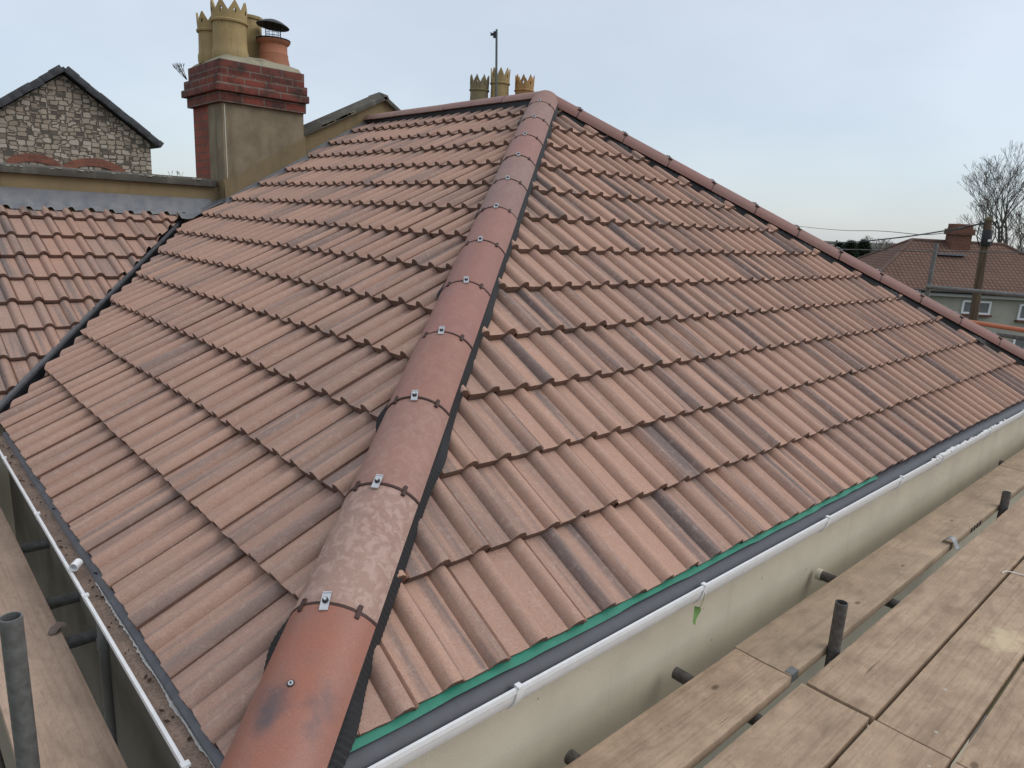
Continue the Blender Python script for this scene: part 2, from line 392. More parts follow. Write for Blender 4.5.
# lower roof across the valley
oV=Vector((0,V0.y,ZL)); sdV=Vector((0,math.cos(PV),math.sin(PV)))
GV=.33/math.cos(PV)
slope('lower_slope',oV-sdV*(.145/math.cos(PV))+Vector((0,0,.004)),X_,sdV,9,GV,.172,-4.2,2.4,.612+.05,
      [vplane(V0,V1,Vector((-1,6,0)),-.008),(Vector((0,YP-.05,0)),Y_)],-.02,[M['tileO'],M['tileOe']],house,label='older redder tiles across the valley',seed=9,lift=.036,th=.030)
# far end and rear slopes (out of sight from the photograph)
EPY=Vector((8.466,2*APEX.y,0))
RXb=Vector((8.466,7.1,0))
sdE=Vector((-math.cos(R(30.6)),0,math.sin(R(30.6))))
FR2=[0,.25,.485,.505,.525,.6,.7,.8,.9,.97]
slope('end_slope',Vector((8.466,0,0)),Y_,sdE,14,.345,.1745,-.2,7.0,0.05,[vplane(RX,APEX,Vector((8,3,0)),.05),(Vector((0,YP,0)),Y_),(Vector((APEX.x+.06,0,0)),-X_)],-.02,[M['tileR'],M['tileRe']],house,fr=FR2,seed=11)

# dark underlay below the tiles
mb=MB()
def quad(mb,pts,dz=-.075,mi=0): mb.add([Vector(p)+Vector((0,0,dz)) for p in pts],[tuple(range(len(pts)))],mi)
T3=Vector((APEX.x,YP,ZAP)); VT=V0+(V1-V0)*((YP-V0.y)/(V1.y-V0.y))
quad(mb,[(O.x,0.03,.02),(8.44,0.03,.02),APEX]); quad(mb,[(0.03,0.03,.0),APEX,T3,(VT.x,YP,VT.z),(0.03,3.99,.0)])
quad(mb,[(8.44,.03,.02),(8.44,YP,.02),T3,APEX]); quad(mb,[(0.02,4.0,-.005),(-4.2,4.0,-.005),(-4.2,YP,VT.z),(VT.x,YP,VT.z)])
mb.build('underlay',M['black'],house)

# ------------------------------------------------------------------ hip and ridge tiles
def cap_sec(p, d, half=.128, sag=.078, th=.015, n=14, crown=.105, scale=1.):
    """closed section of a segmental tile, across the run direction d"""
    lat=Vector((d.y,-d.x,0)).normalized(); up=lat.cross(d).normalized()
    if up.z<0: up=-up
    Rr=(half**2+sag**2)/(2*sag); a=math.asin(min(1,half/Rr)); pts=[]
    for rr in (Rr,Rr-th):
        row=[]
        for i in range(n+1):
            t=-a+2*a*i/n; row.append(p+lat*(rr*math.sin(t)*scale)+up*(crown+(rr*math.cos(t)-Rr)*scale))
        pts.append(row if rr==Rr else row[::-1])
    return pts[0]+pts[1]
hip_cols=[(.40,.15,.11),(.335,.215,.17),(.305,.165,.13),(.30,.145,.11),(.30,.138,.112),(.275,.13,.105),(.29,.14,.113),(.235,.14,.12),(.25,.155,.13),(.285,.14,.115),(.275,.145,.12),(.25,.15,.125),(.265,.145,.115)]
hip_eff=[0,.85,.25,.15,.12,.08,.1,.15,.2,.1,.1,.3,.1]
S0,SP=.408-.4834,.4834
lat_h=Vector((hip_d.y,-hip_d.x,0)).normalized(); up_h=lat_h.cross(hip_d); up_h=up_h if up_h.z>0 else -up_h
up_h.normalize()
def onhip(s,l=0,h=0): return O+hip_d*s+lat_h*l+up_h*h
CRN=.098
def captile(parent,start,d,s,e,col,eff,mat,seed,name='hip_tile',crown=CRN,half=.128,sag=.078,clipside=1,label=None,ring=True):
    rnd=random.Random(seed); jl=rnd.uniform(-.003,.003); jh=rnd.uniform(-.002,.003)
    lat=Vector((d.y,-d.x,0)).normalized(); up=lat.cross(d).normalized(); up=up if up.z>0 else -up
    mb=MB(); g=.004
    mb.sweep(lambda q: cap_sec(start+d*q+lat*jl+up*jh,d,crown=crown,half=half,sag=sag),[s+g,s+g+.004,s+(e-s)*.25,s+(e-s)*.5,s+(e-s)*.75,e-g-.004,e-g],closed=True)
    o=mb.build(name,mat,parent,label,smooth=R(50)); o.color=(*col,eff)
    if not ring: return o
    # joint strip, its lugs and the metal clip at the UPPER end
    mb=MB(); mb.sweep(lambda q: cap_sec(start+d*q,d,crown=crown+.0035,half=half+.002,sag=sag,th=.012),[e-.0045,e+.0045],closed=True)
    Rr=(.128**2+.078**2)/(2*.078)
    for t in (-.62,.62):
        c=start+d*e+lat*(Rr*math.sin(t))+up*(crown+Rr*(math.cos(t)-1)+.004)
        nn=(lat*math.sin(t)+up*math.cos(t)); tt=(lat*math.cos(t)-up*math.sin(t))
        mb.obox(c,d*.021,tt*.0065,nn*.004)
    mb.build('joint_strip',M['union'],o)
    off=rnd.uniform(-.012,.010)
    c=start+d*(e+.004)+lat*off+up*(crown+.004)
    dd=(d+lat*rnd.uniform(-.25,.05)).normalized(); ll=(lat-lat.dot(dd)*dd).normalized()
    mb=MB(); mb.obox(c+up*.002,dd*.026,ll*.0125,up*.0018); mb.obox(c+dd*(-.028)+up*-.0005,dd*.003,ll*.0125,up*.004)
    mb.obox(c+dd*(.027)+up*.003,dd*.002,ll*.0125,up*.003)
    mb.tube(c+up*.003,c+up*.009,.0095,.0085,14,mi=1); mb.tube(c+up*.009,c+up*.013,.0055,.005,6,mi=0)
    mb.build('clip',[M['zinc'],M['soot']],o,smooth=R(30))
    return o
spots=[]
def surf_at(u,v,h=CRN):     # point on the lowest hip tile's crown plane
    n=up_h; p0=O+up_h*h; d=ray(u,v); return CAM+d*((p0-CAM).dot(n)/d.dot(n))
spots=[(tuple(surf_at(270,700)),.085),(tuple(surf_at(328,698)),.085),(tuple(surf_at(322,728)),.06),(tuple(surf_at(265,722)),.05)]
M['hip0']=m_hip0(spots)
L_hip=(APEX-O).length; nh=int((L_hip-S0)/SP)
for k in range(nh+1):
    a=S0+SP*k; b=min(a+SP,L_hip+.02)
    o=captile(house,O,hip_d,a,b,hip_cols[k%13],hip_eff[k%13],M['hip0'] if k==0 else M['hip'],40+k,
              label={0:'lowest hip tile, brighter red with two scorched grey patches',1:'hip tile mottled with pale lime bloom'}.get(k),ring=(b<L_hip-.05))
    if k==0:
        p=surf_at(291,684)
        mb=MB(); mb.tube(p+up_h*-.003,p+up_h*.004,.0105,.0095,16,mi=0); mb.tube(p+up_h*.004,p+up_h*.0065,.0075,.0065,16,mi=1); mb.tube(p+up_h*.0062,p+up_h*.0075,.003,.003,8,mi=0)
        mb.build('screw',[M['soot'],M['zinc']],o,smooth=R(30))
# right hand hip
d2=(APEX-RX).normalized(); L2=(APEX-RX).length
for k in range(14):
    a=-.12+SP*k
    if a>L2-.08: break
    b=min(a+SP,L2-.05)
    captile(house,RX,d2,a,b,(.20+.03*random.random(),.10,.082),.05,M['hip'],80+k,ring=b<L2-.1,crown=.092,half=.115,sag=.105)
# ridge
for k in range(9):
    a=.02+.47*k; y1=YP-APEX.y-.01
    if a>y1: break
    b=min(a+.47,y1)
    o=captile(house,APEX,Y_,a,b,(.27,.15+.01*random.random(),.13),.1,M['hip'],120+k,name='ridge_tile',ring=False,crown=.095,half=.115)
MB().box((APEX.x-.085,APEX.y+.03,ZAP-.09),(APEX.x+.085,YP-.004,ZAP+.035)).build('ridge_bedding',M['black'],house)
# corrugated black roll under the hip tiles
def comb_strip(start,d,L,side,parent,h1=.012,wob=.016,step=.0095,s_from=-.05,inner=.104,outer=.128,top=.03,seed=0):
    lat=Vector((d.y,-d.x,0)).normalized(); up=lat.cross(d).normalized(); up=up if up.z>0 else -up
    rnd=random.Random(seed); ph=rnd.random()*6
    mb=MB(); rows=[]
    n=int((L-s_from)/step)
    def sec(i):
        s=s_from+i*step; c=.0032*(1 if i%2 else -1)
        w=math.sin(s*11+ph)*.5+math.sin(s*5.3+ph*2)*.5; tear=(.032 if side<0 else .012)*max(0,math.sin(s*6.1+ph))**5
        o_=outer+.009*w+tear; dz=-.62 if side>0 else -.42
        p=start+d*s
        return [p+lat*side*(inner-.03)+up*(top+.012+c), p+lat*side*inner+up*(top+c), p+lat*side*(inner+(o_-inner)*.55)+up*(top-(top-h1)*.55+c+dz*.0), p+lat*side*o_+up*(h1-.03+wob*w+c)]
    mb.sweep(sec,list(range(n)))
    return mb.build('hip_roll',M['comb'],parent,label='ribbed black strip under the hip tiles')
comb_strip(O,hip_d,L_hip,1,house,h1=-.012,top=.018,outer=.138,seed=1)
comb_strip(O,hip_d,L_hip,-1,house,h1=.004,top=.022,outer=.134,wob=.006,seed=2)
comb_strip(RX,d2,L2,-1,house,h1=-.045,top=-.012,seed=3,step=.03,outer=.108,inner=.09)

# ------------------------------------------------------------------ valley
vd=(V1-V0).normalized(); vL=(V1-V0).length*(YP-V0.y)/(V1.y-V0.y)+.10
latv=Vector((vd.y,-vd.x,0)).normalized()     # towards +X side (main slope)
def vsec(s):
    p=V0+vd*s; sl=.43*0
    def z_main(q): return (q.x)*TL+ZL
    def z_low(q): return ZL+(q.y-V0.y)*.44-.03
    out=[]
    for l,h in ((-.16,None),(-.02,None),(-.016,.028),(-.008,.036),(.008,.036),(.016,.028),(.02,None),(.17,None)):
        q=p+latv*l; z=max(z_main(q),z_low(q))-.040 if h is None else p.z+h-.006
        if h is None and abs(l)<.03: z=p.z-.030
        out.append(Vector((q.x,q.y,z)))
    return out
mb=MB(); mb.sweep(vsec,[-.12+i*.2 for i in range(int((vL+.12)/.2)+1)]); mb.build('valley_lining',M['black'],house)
mb=MB()
def rib(s):
    p=V0+vd*s+Vector((0,0,.030)); n=10
    return [p+latv*(.017*math.cos(2*PI*i/n))+Vector((0,0,1))*(.026*math.sin(2*PI*i/n)) for i in range(n)]
mb.sweep(rib,[-.10,vL*.5,vL-.06],closed=True); mb.build('valley_rib',m_plain('valley_rib_plastic',(.085,.09,.10),.4,.5,var=.3),house,smooth=R(60))

# ------------------------------------------------------------------ eaves: membrane, tray, gutters
def strip(name,mat,pts2,axis,a,b,parent,thick=.0015,label=None,seg=40,wav=0,seed=0):
    """open sheet whose section pts2 (perp, z) runs along an axis"""
    mb=MB(); rnd=random.Random(seed)
    ws=[rnd.uniform(-wav,wav) for _ in range(seg+1)]
    def sec(i):
        t=a+(b-a)*i/seg; o=[]
        for k,(p,z) in enumerate(pts2):
            zz=z+(ws[i] if k==len(pts2)-1 else 0)
            o.append(Vector((t,p,zz)) if axis=='x' else Vector((p,t,zz)))
        return o
    mb.sweep(sec,list(range(seg+1))); return mb.build(name,mat,parent,label,smooth=R(60))
strip('eaves_membrane',M['green'],[(.05,.0),(-.008,-.008),(-.033,-.028)],'x',0.02,3.7,house,wav=.0045,seed=4)
strip('eaves_tray',M['tray'],[(.05,-.02),(-.022,-.036),(-.064,-.062),(-.070,-.080)],'x',-.02,8.45,house)
strip('eaves_tray',m_plain('grey_side_tray',(.155,.16,.172),.55,.35,var=.3,scale=25),[(.05,-.055),(-.016,-.062),(-.034,-.074),(-.037,-.10)],'y',-.02,3.62,house)
# laps in the left tray
for u,v in ((52,507),(90,572)):
    mb=MB(); p=U(u,v,2,-.055); mb.obox((-.026,p.y,-.067),Vector((.010,.004,-.0066)),Vector((.0,.003,0)),Vector((.0012,0,.0016)))
    mb.build('tray_lap',M['black'],house)
def gutter(axis,c,zc,a,b,rx,rz,parent,bracket_at,label):
    n=18; mb=MB()
    sg=1
    def sec(t):
        o=[];i_=[]
        for k in range(n+1):
            th=PI*k/n    # 0 outer lip -> pi inner lip
            o.append((c-rx*math.cos(th), zc-rz*math.sin(th)))
            i_.append((c-(rx-.0035)*math.cos(th), zc-(rz-.0035)*math.sin(th)))
        lip=[(c-rx-.004,zc-.012),(c-rx-.004,zc+.004),(c-rx+.006,zc+.004),(c-rx+.006,zc-.003)]
        pts=[lip[0],lip[1],lip[2],lip[3]]+i_[1:]+o[::-1][:-1]
        return [Vector((t,p,z)) if axis=='x' else Vector((p,t,z)) for p,z in pts]
    N=24
    mb.sweep(sec,[a+(b-a)*i/N for i in range(N+1)],closed=True)
    g=mb.build('gutter',M['upvc'],parent,label,smooth=R(45))
    for t0 in bracket_at:
        mb=MB()
        def bs(t):
            o=[]
            for k in range(n+1):
                th=-.1+(PI+.1)*k/n; o.append((c-(rx+.006)*math.cos(th), zc-(rz+.006)*math.sin(th)))
            for k in range(n,-1,-1):
                th=-.1+(PI+.1)*k/n; o.append((c-(rx+.0005)*math.cos(th), zc-(rz+.0005)*math.sin(th)))
            return [Vector((t,p,z)) if axis=='x' else Vector((p,t,z)) for p,z in o]
        mb.sweep(bs,[t0-.012,t0+.012],closed=True)
        q=Vector((t0,c-rx+.002,zc+.006)) if axis=='x' else Vector((c-rx+.002,t0,zc+.006))
        al=X_ if axis=='x' else Y_; ac=Y_ if axis=='x' else X_
        mb.obox(q,al*.010,ac*.011,Vector((0,0,.004)))
        mb.build('bracket',M['upvc'],g,smooth=R(45))
    return g
xs=[U(u,v,1,-.098).x for u,v in ((520,690),(706,585),(829,521),(903,478),(946,452))]
gR=gutter('x',-.038,-.052,-.11,8.62,.056,.088,house,[xs[0],xs[1],xs[2],xs[3],xs[4],xs[4]+1.1,xs[4]+2.1],'clean white gutter along the front eaves')
ys=[U(u,v,2,-.075).y for u,v in ((187,765),(82,597),(33,515),(5,458))]
gL=gutter('y',-.040,-.078,-.11,3.62,.056,.060,house,ys,'white gutter full of brown silt along the side eaves')
# fascia blocks behind the gutters
MB().box((.0,.024,-.16),(8.44,.029,-.045)).build('fascia',M['wall'],house)
# silt inside the left gutter
mb=MB(); rnd=random.Random(4)
from mathutils import noise as mn
def silt(i):
    y=-.05+i*.02; o=[]
    for k in range(9):
        x=-.090+.088*k/8; z=-.088+.006*mn.noise(Vector((x*25,y*7,0)))+.003*mn.noise(Vector((x*70,y*40,2)))+(.012 if k in(0,8) else 0)
        o.append(Vector((x,y,z)))
    return o
mb.sweep(silt,list(range(184)))
s=mb.build('gutter_silt',M['dirt'],gL,smooth=R(80)); s['kind']='stuff'
mb=MB()
def limes(i):
    y=-.02+i*.006; w=max(.0006,.008+.010*mn.noise(Vector((y*7,0,0)))+.006*mn.noise(Vector((y*45,3,0)))-.012*max(0,y-1.15))
    return [Vector((-.036-w*k/3,y,-.0795-.002*(k==3)-.004*(k==0)+.0015*mn.noise(Vector((y*80,k*3,0))))) for k in range(4)]
mb.sweep(limes,list(range(235)))
s=mb.build('lime_scale',M['lime'],gL,smooth=R(80)); s['kind']='stuff'
mb=MB()
for i in range(45):
    y=rnd.uniform(.3,3.4); x=rnd.uniform(-.083,-.045); r=rnd.uniform(.002,.006)
    mb.obox((x,y,-.080+rnd.uniform(0,.005)),Vector((r,rnd.uniform(-r,r),0)),Vector((rnd.uniform(-r,r)*.4,r*.8,.001)),Vector((0,0,.0012)))
s=mb.build('leaf_litter',m_plain('dead_leaf_brown',(.06,.035,.025),.8,.2,var=.3),gL); s['kind']='stuff'
# crusty joint and drips on the front gutter
mb=MB()
for i in range(60):
    x=xs[4]+rnd.gauss(0,.10); r=rnd.uniform(.004,.012); mb.obox((x,-.095+rnd.uniform(-.006,.01),-.046+rnd.uniform(-.004,.006)),Vector((r*1.8,0,0)),Vector((0,r*.7,0)),Vector((0,0,r*.4)))
for i in range(60):
    x=xs[4]+rnd.uniform(.2,1.6); r=rnd.uniform(.003,.008); mb.obox((x,-.093+rnd.uniform(-.004,.012),-.047),Vector((r*2.5,0,0)),Vector((0,r*.8,0)),Vector((0,0,r*.4)))
s=mb.build('plaster_splash',m_plain('white_splash',(.7,.7,.69),.8,.2,var=.1),gR,bevel=.001,seg=1); s['kind']='stuff'

# ------------------------------------------------------------------ walls
mb=MB()
fp=[(.031,.031),(8.42,.031),(8.42,YP+.2),(-4.2,YP+.2),(-4.2,4.05),(.031,4.05)]
mb.prism([(x,y,GZ) for x,y in fp],(0,0,-GZ-.075)); mb.build('wall',M['wall'],house)
MB().box((.016,.02,GZ+.002),(.0305,4.02,-.14)).build('shaded_side_wall',m_wall('shade_tinted_render',(.175,.16,.135),(.12,.108,.088)),house,label='side wall below the side gutter, coloured dark for the shade in the gap')  # thin facing over the wall; shade of the enclosed gap painted into its colour
# down pipe on the side wall
yd=1.56
mb=MB(); mb.tube((.004,yd,-.15),(.004,yd,GZ+.1),.022,n=18); 
for z in (-.42,-2.2,-4): mb.tube((.004,yd,z),(.004,yd,z-.05),.026,n=18)
mb.build('downpipe',m_plain('grey_pipe',(.17,.17,.16),.5,.4,var=.2),house,smooth=R(45))
# far house face windows on the side wall (below the deck)
for yw in (.75,3.0):
    mb=MB(); w=.5; z0,z1=-2.6,-1.5
    mb.box((.010,yw-w,z0),(.028,yw-w+.06,z1)).box((.010,yw+w-.06,z0),(.028,yw+w,z1)).box((.010,yw-w+.062,z1-.06),(.028,yw+w-.062,z1)).box((.010,yw-w+.062,z0),(.028,yw+w-.062,z0+.06))
    f=mb.build('window',M['upvc'],house)
    MB().box((.020,yw-w+.05,z0+.05),(.026,yw+w-.05,z1-.05)).build('pane',m_plain('dark_glass',(.03,.035,.04),.08,.6,var=.05),f)
    MB().box((-.04,yw-w-.05,z0-.05),(.029,yw+w+.05,z0-.003)).build('sill',M['upvc'],f)

cx0,cx1,cy0,cy1=fx(2.555),fx(3.50),6.50,7.40
# ------------------------------------------------------------------ party wall: parapet, flashing, raking coping
mb=MB(); mb.box((-4.4,YP,0.0),(fx(2.56),YP+.26,gz(1.53))); par=mb.build('parapet',M['ochre'],house,label='low ochre rendered parapet left of the chimney')
mb=MB(); mb.prism([(-4.5,YP-.055,gz(1.532)),(-4.5,YP+.32,gz(1.532)),(-4.5,YP+.32,gz(1.58)),(-4.5,YP+.13,gz(1.625)),(-4.5,YP-.055,gz(1.60))],(6.9,0,0)); mb.build('coping',M['coping'],par,bevel=.006)
mb=MB()
for i in range(70):
    x=rnd.uniform(-.8,2.3); r=rnd.uniform(.004,.013); mb.obox((x,YP-.05+rnd.uniform(-.01,.02),gz(1.603)+rnd.uniform(-.01,.003)),Vector((r*1.4,0,0)),Vector((0,r,0)),Vector((0,0,r*.4)))
lk=mb.build('lichen',m_plain('pale_lichen',(.42,.40,.33),.95,.1,var=.3),par); lk['kind']='stuff'
# raking part
AX,AZ=gx(4.62),gz(2.86)
def top_l(x): return AZ-.505*(AX-x)
def top_r(x): return AZ-.60*(x-AX)
poly=[(3.2,0,1.3),(3.2,0,top_l(3.2)-.10),(AX,0,AZ-.10),(6.3,0,top_r(6.3)-.10),(6.3,0,1.3)]
mb=MB(); mb.prism([(x,YP+.01,z) for x,_,z in poly],(0,.25,0)); rk=mb.build('raking_parapet',M['ochre'],house,label='gable parapet rising right of the chimney')
mb=MB()
for (xa,za,xb,zb) in ((3.2,top_l(3.2),AX,AZ),(AX,AZ,6.4,top_r(6.4))):
    d=Vector((xb-xa,0,zb-za)); dn=d.normalized(); n_=Vector((-dn.z,0,dn.x)); n_=n_ if n_.z>0 else -n_
    a=Vector((xa,0,za))
    sec=[(YP-.06,-.10),(YP-.06,-.055),(YP+.10,.0),(YP+.33,-.03),(YP+.33,-.10)]
    mb.prism([a+n_*h+Vector((0,y,0)) for y,h in sec],d)
mb.build('coping',M['coping'],rk,bevel=.006)
mb=MB()
for i in range(26):
    x=rnd.uniform(3.6,4.1); r=rnd.uniform(.01,.03); mb.obox((x,YP-.055,top_l(x)-.085),Vector((r*1.6,0,r*.8)),Vector((0,.006,0)),Vector((-r*.2,0,r*.4)))
mb.build('mortar_patch',M['mortar'],rk)
# lead: dressed over the lower slope (wavy edge), soaker up the rake
def lead_sec(i):
    x=-4.2+i*.0215; ph=((x-.612-.05)/.172)%1; w=roll_h((ph+.75)%1,.03); y=YP-.075+.010*math.sin(x*7)+.015*mn.noise(Vector((x*2,0,0)))
    z=ZL+(y-V0.y)*.47+.010+w+.012; zb=ZL+(YP-.02-V0.y)*.47+.030+w*.4
    return [Vector((x,y-.004,z-.012)),Vector((x,y,z)),Vector((x,YP-.05,(z+zb)*.5+.008)),Vector((x,YP-.012,zb+.02)),Vector((x,YP-.012,gz(1.400)))]
mb=MB(); mb.sweep(lead_sec,list(range(int((2.40+4.2)/.0215)))); mb.build('lead_flashing',M['lead'],house,smooth=R(70))
mb=MB()
def rake_lead(i):
    x=2.10+i*.05; z=ZL+x*TL-.02; yy=YP-.014 if not(cx0-.05<x<cx1+.06) else cy0-.035
    return [Vector((x,yy-.045,z+.030)),Vector((x,yy-.015,z+.034)),Vector((x,yy,z+.040)),Vector((x,yy,z+.075))]
mb.sweep(rake_lead,list(range(48))); mb.build('lead_soaker',M['lead'],house)
# dressed lead where valley meets the chimney
mb=MB(); z=lambda x,y: max(ZL+x*TL,ZL+(y-V0.y)*.47)+.035
pts=[]
for i in range(9):
    for j in range(5):
        x=1.98+.055*i; y=YP-.19+.045*j; x_=x; 
        pts.append(Vector((x,min(y,YP-.02),z(x,y)+.012*mn.noise(Vector((x*9,y*9,0))))))
mb.add(pts,[(i*5+j,i*5+j+1,(i+1)*5+j+1,(i+1)*5+j) for i in range(8) for j in range(4)]); mb.build('lead_saddle',M['lead'],house,smooth=R(80))

# ------------------------------------------------------------------ main chimney
mb=MB(); mb.box((cx0,cy0,.9),(cx1,6.91,fz(2.43))); ch=mb.build('chimney',M['grend'],house,label='rendered and brick chimney stack with four pots')
MB().box((cx0+.012,6.912,.9),(cx1-.012,cy1,fz(2.43))).build('brick_back',M['brick'],ch)
# wet flared render at the foot: upper edge ragged, follows the roof
mb=MB(); N=40
top=[];bot=[]
for i in range(N+1):
    x=cx0-.012+(cx1+.03-cx0)*i/N; t=i/N
    zt=fz(1.62)+.55*t**1.15+.05*mn.noise(Vector((t*7,0,0)))+.025*mn.noise(Vector((t*31,3,0)))
    top.append((x,zt)); bot.append((x,ZL+x*TL+.05))
vs=[];
for (x,z) in top: vs.append(Vector((x,cy0-.004,z)))
for (x,z) in bot: vs.append(Vector((x,cy0-.03,z)))
for (x,z) in bot: vs.append(Vector((x,cy0+.02,z-.2)))
for (x,z) in top: vs.append(Vector((x,cy0+.004,z+.004)))
n=N+1; fs=[]
for i in range(N):
    for a in range(3): fs.append((a*n+i,a*n+i+1,(a+1)*n+i+1,(a+1)*n+i))
mb.add(vs,fs); mb.box((cx0-.02,cy0-.004,1.0),(cx0+.01,6.90,fz(1.62))); mb.prism([(cx1-.002,cy0-.01,1.2),(cx1-.002,cy0-.01,fz(2.15)),(cx1+.008,cy0-.01,fz(2.13)),(cx1+.055,cy0-.01,fz(1.95)),(cx1+.06,cy0-.01,1.2)],(0,.35,0))
mb.build('damp_render',M['wetrend'],ch)
# white bead up the corner
mb=MB(); mb.tube((cx0+.028,cy0-.002,fz(1.62)),(cx0+.022,cy0-.002,fz(2.42)),.0045,n=6); mb.build('corner_bead',m_plain('pale_bead',(.6,.58,.5),.7,.3),ch)
bands=[(fz(a),fz(b),p) for a,b,p in ((2.432,2.54,.04),(2.543,2.622,.085),(2.625,2.72,.06),(2.723,2.87,.02))]
for z0,z1,p in bands:
    mb=MB(); mb.box((cx0-p,cy0-p,z0),(cx1+p*.4,cy1+p,z1))
    mb.build('brick_course',M['brickd'],ch,bevel=.008)
mb=MB()
for z0 in (fz(2.722),fz(2.624)):
    p=.068 if z0<2.64 else .028
    mb.box((cx0-p,cy0-p-.001,z0-.009),(cx0+.55,cy0-p+.01,z0+.002)); mb.box((cx0-p-.001,cy0-p-.0,z0-.009),(cx0-p+.01,cy0+.35,z0+.002))
mb.build('lime_streak',m_plain('pale_pointing',(.45,.42,.36),.9,.1,var=.5,scale=14,dark=(.2,.15,.12)),ch)
# flaunching
mb=MB(); NX,NY=22,20; vs=[]
for j in range(NY+1):
    for i in range(NX+1):
        a,b=i/NX,j/NY; e=min(a,1-a,b,1-b)*2
        z=fz(2.868)+.11*min(1,e*2.4)**.6+.012*mn.noise(Vector((a*6,b*6,1)))
        if e==0: z=fz(2.866)
        vs.append(Vector((cx0-.01+(cx1-cx0+.02)*a,cy0-.01+(cy1-cy0+.02)*b,z)))
mb.add(vs,[(j*(NX+1)+i,j*(NX+1)+i+1,(j+1)*(NX+1)+i+1,(j+1)*(NX+1)+i) for j in range(NY) for i in range(NX)])
mb.build('flaunching',M['mortar'],ch,smooth=R(80))
def crown_pot(c,z0,zr,zt,r,mat,parent,pts=8,ang=0,label=None,belly=1.0,name='chimney_pot'):
    mb=MB(); n=pts*12
    prof=[(r*.99,z0),(r*1.04,z0+.03),(r*1.04,z0+.09),(r*.99,z0+.11),(r*.97,(z0+zr)/2),(r*.95,zr-.02),(r*1.06,zr-.012),(r*1.08,zr+.006),(r*1.0,zr+.016)]
    mb.lathe((c[0],c[1],0),prof,n)
    base=zr+.016; H=zt-base; rows=9; low=.42
    def ptw(i,k,rr):
        t=(i/12.)%1; tri=1-abs(2*t-1); top=base+H*(low+(1-low)*tri)
        z=base+(top-base)*k/rows; a=2*PI*i/n+ang; q=rr*(1+.05*(z-base)/H)
        return Vector((c[0]+q*math.cos(a),c[1]+q*math.sin(a),z))
    for rr in (r*1.0,r*.88):
        vs=[ptw(i,k,rr) for k in range(rows+1) for i in range(n)]; fs=[]
        for k in range(rows):
            for i in range(n):
                if k in (3,4) and i%12 in (5,6): continue
                fs.append((k*n+i,k*n+(i+1)%n,(k+1)*n+(i+1)%n,(k+1)*n+i))
        mb.add(vs,fs)
    # rim joining outer and inner skins, and hole reveals
    vs=[ptw(i,rows,r) for i in range(n)]+[ptw(i,rows,r*.88) for i in range(n)]; mb.add(vs,[(i,(i+1)%n,n+(i+1)%n,n+i) for i in range(n)])
    return mb.build(name,mat,parent,label,smooth=R(45))
ptc=lambda u,v,y: U(u,v,1,y)
a=ptc(214,40,7.08); crown_pot((a.x,a.y),2.84,ptc(206,28,6.93).z,ptc(206,10,6.93).z,.165,M['buff'],ch,ang=.1,label='shorter buff crown pot at the left')
a=ptc(230,40,6.77); crown_pot((a.x,a.y),2.86,ptc(229,19,6.61).z,ptc(228,-2,6.61).z,.178,M['buff'],ch,ang=.35,label='tallest buff crown pot')
a=ptc(248,40,7.10); zt=ptc(252,15,6.95).z
mb=MB(); mb.lathe((a.x,a.y,0),[(.165,2.84),(.17,2.88),(.158,2.9),(.150,zt-.04),(.165,zt-.03),(.168,zt),(.150,zt),(.135,zt-.05),(.13,2.86)],40); mb.build('chimney_pot',M['buff'],ch,'plain round buff pot',smooth=R(45))
a=ptc(273.5,50,6.78); zt=ptc(272,38,6.66).z; zb=2.83
mb=MB(); mb.lathe((a.x,a.y,0),[(.175,zb),(.172,zb+.10),(.155,zb+.17),(.158,zb+.19),(.150,zb+.20),(.148,zt-.05),(.172,zt-.03),(.185,zt-.008),(.175,zt),(.145,zt),(.13,zt-.05),(.13,zb+.1)],40); mb.build('chimney_pot',M['terra'],ch,'squat terracotta pot under a metal cowl',smooth=R(45))
mb=MB(); zc=zt+.165
mb.lathe((a.x,a.y,0),[(.186,zt+.002),(.186,zt+.012),(.13,zt+.022),(.10,zt+.03),(.10,zt-.02)],36)
tl=Matrix.Rotation(R(5),4,'Y')
for i in range(10):
    t=2*PI*i/10; p=Vector((a.x+.082*math.cos(t),a.y+.082*math.sin(t),zt+.02)); mb.tube(p,p+Vector((0,0,zc-zt)),.003,n=5)
for z in (zt+.05,zt+.08): mb.lathe((a.x,a.y,z),[(.083,-.002),(.085,0),(.083,.002),(.081,0),(.083,-.002)],24)
mb.lathe((a.x,a.y,zc),[(.001,.052),(.06,.046),(.11,.028),(.165,-.004),(.178,-.014),(.176,-.018),(.16,-.009),(.001,.030)],40,tilt=tl.to_3x3())
mb.build('cowl',[M['soot']],ch,'round black cowl on a wire cage',smooth=R(40))
# twig weed rooted in the stack
def twig(root,spread,n,lean,seed,L=.12,r=.0022,mat=None,name='weed',label='',group=None,cat='plant'):
    rnd=random.Random(seed); mb=MB()
    def grow(p,d,l,rr,dep):
        q=p+d*l; mb.tube(p,q,rr,rr*.75,5)
        if dep>0:
            for _ in range(rnd.choice((2,2,3))):
                nd=(d+Vector((rnd.uniform(-1,1),rnd.uniform(-1,1),rnd.uniform(-.5,.9)))*spread).normalized(); grow(q,nd,l*rnd.uniform(.5,.85),rr*.75,dep-1)
    for _ in range(n): grow(Vector(root),(lean+Vector((rnd.uniform(-.4,.4),rnd.uniform(-.4,.4),rnd.uniform(-.2,.3)))).normalized(),L,r,2)
    o=mb.build(name,mat or M['twig'],None); return tag(o,label,cat,group)
M['twig']=m_plain('dry_twig',(.10,.085,.07),.9,.1,var=.2)
q=U(187,80,0,cx0-.05)
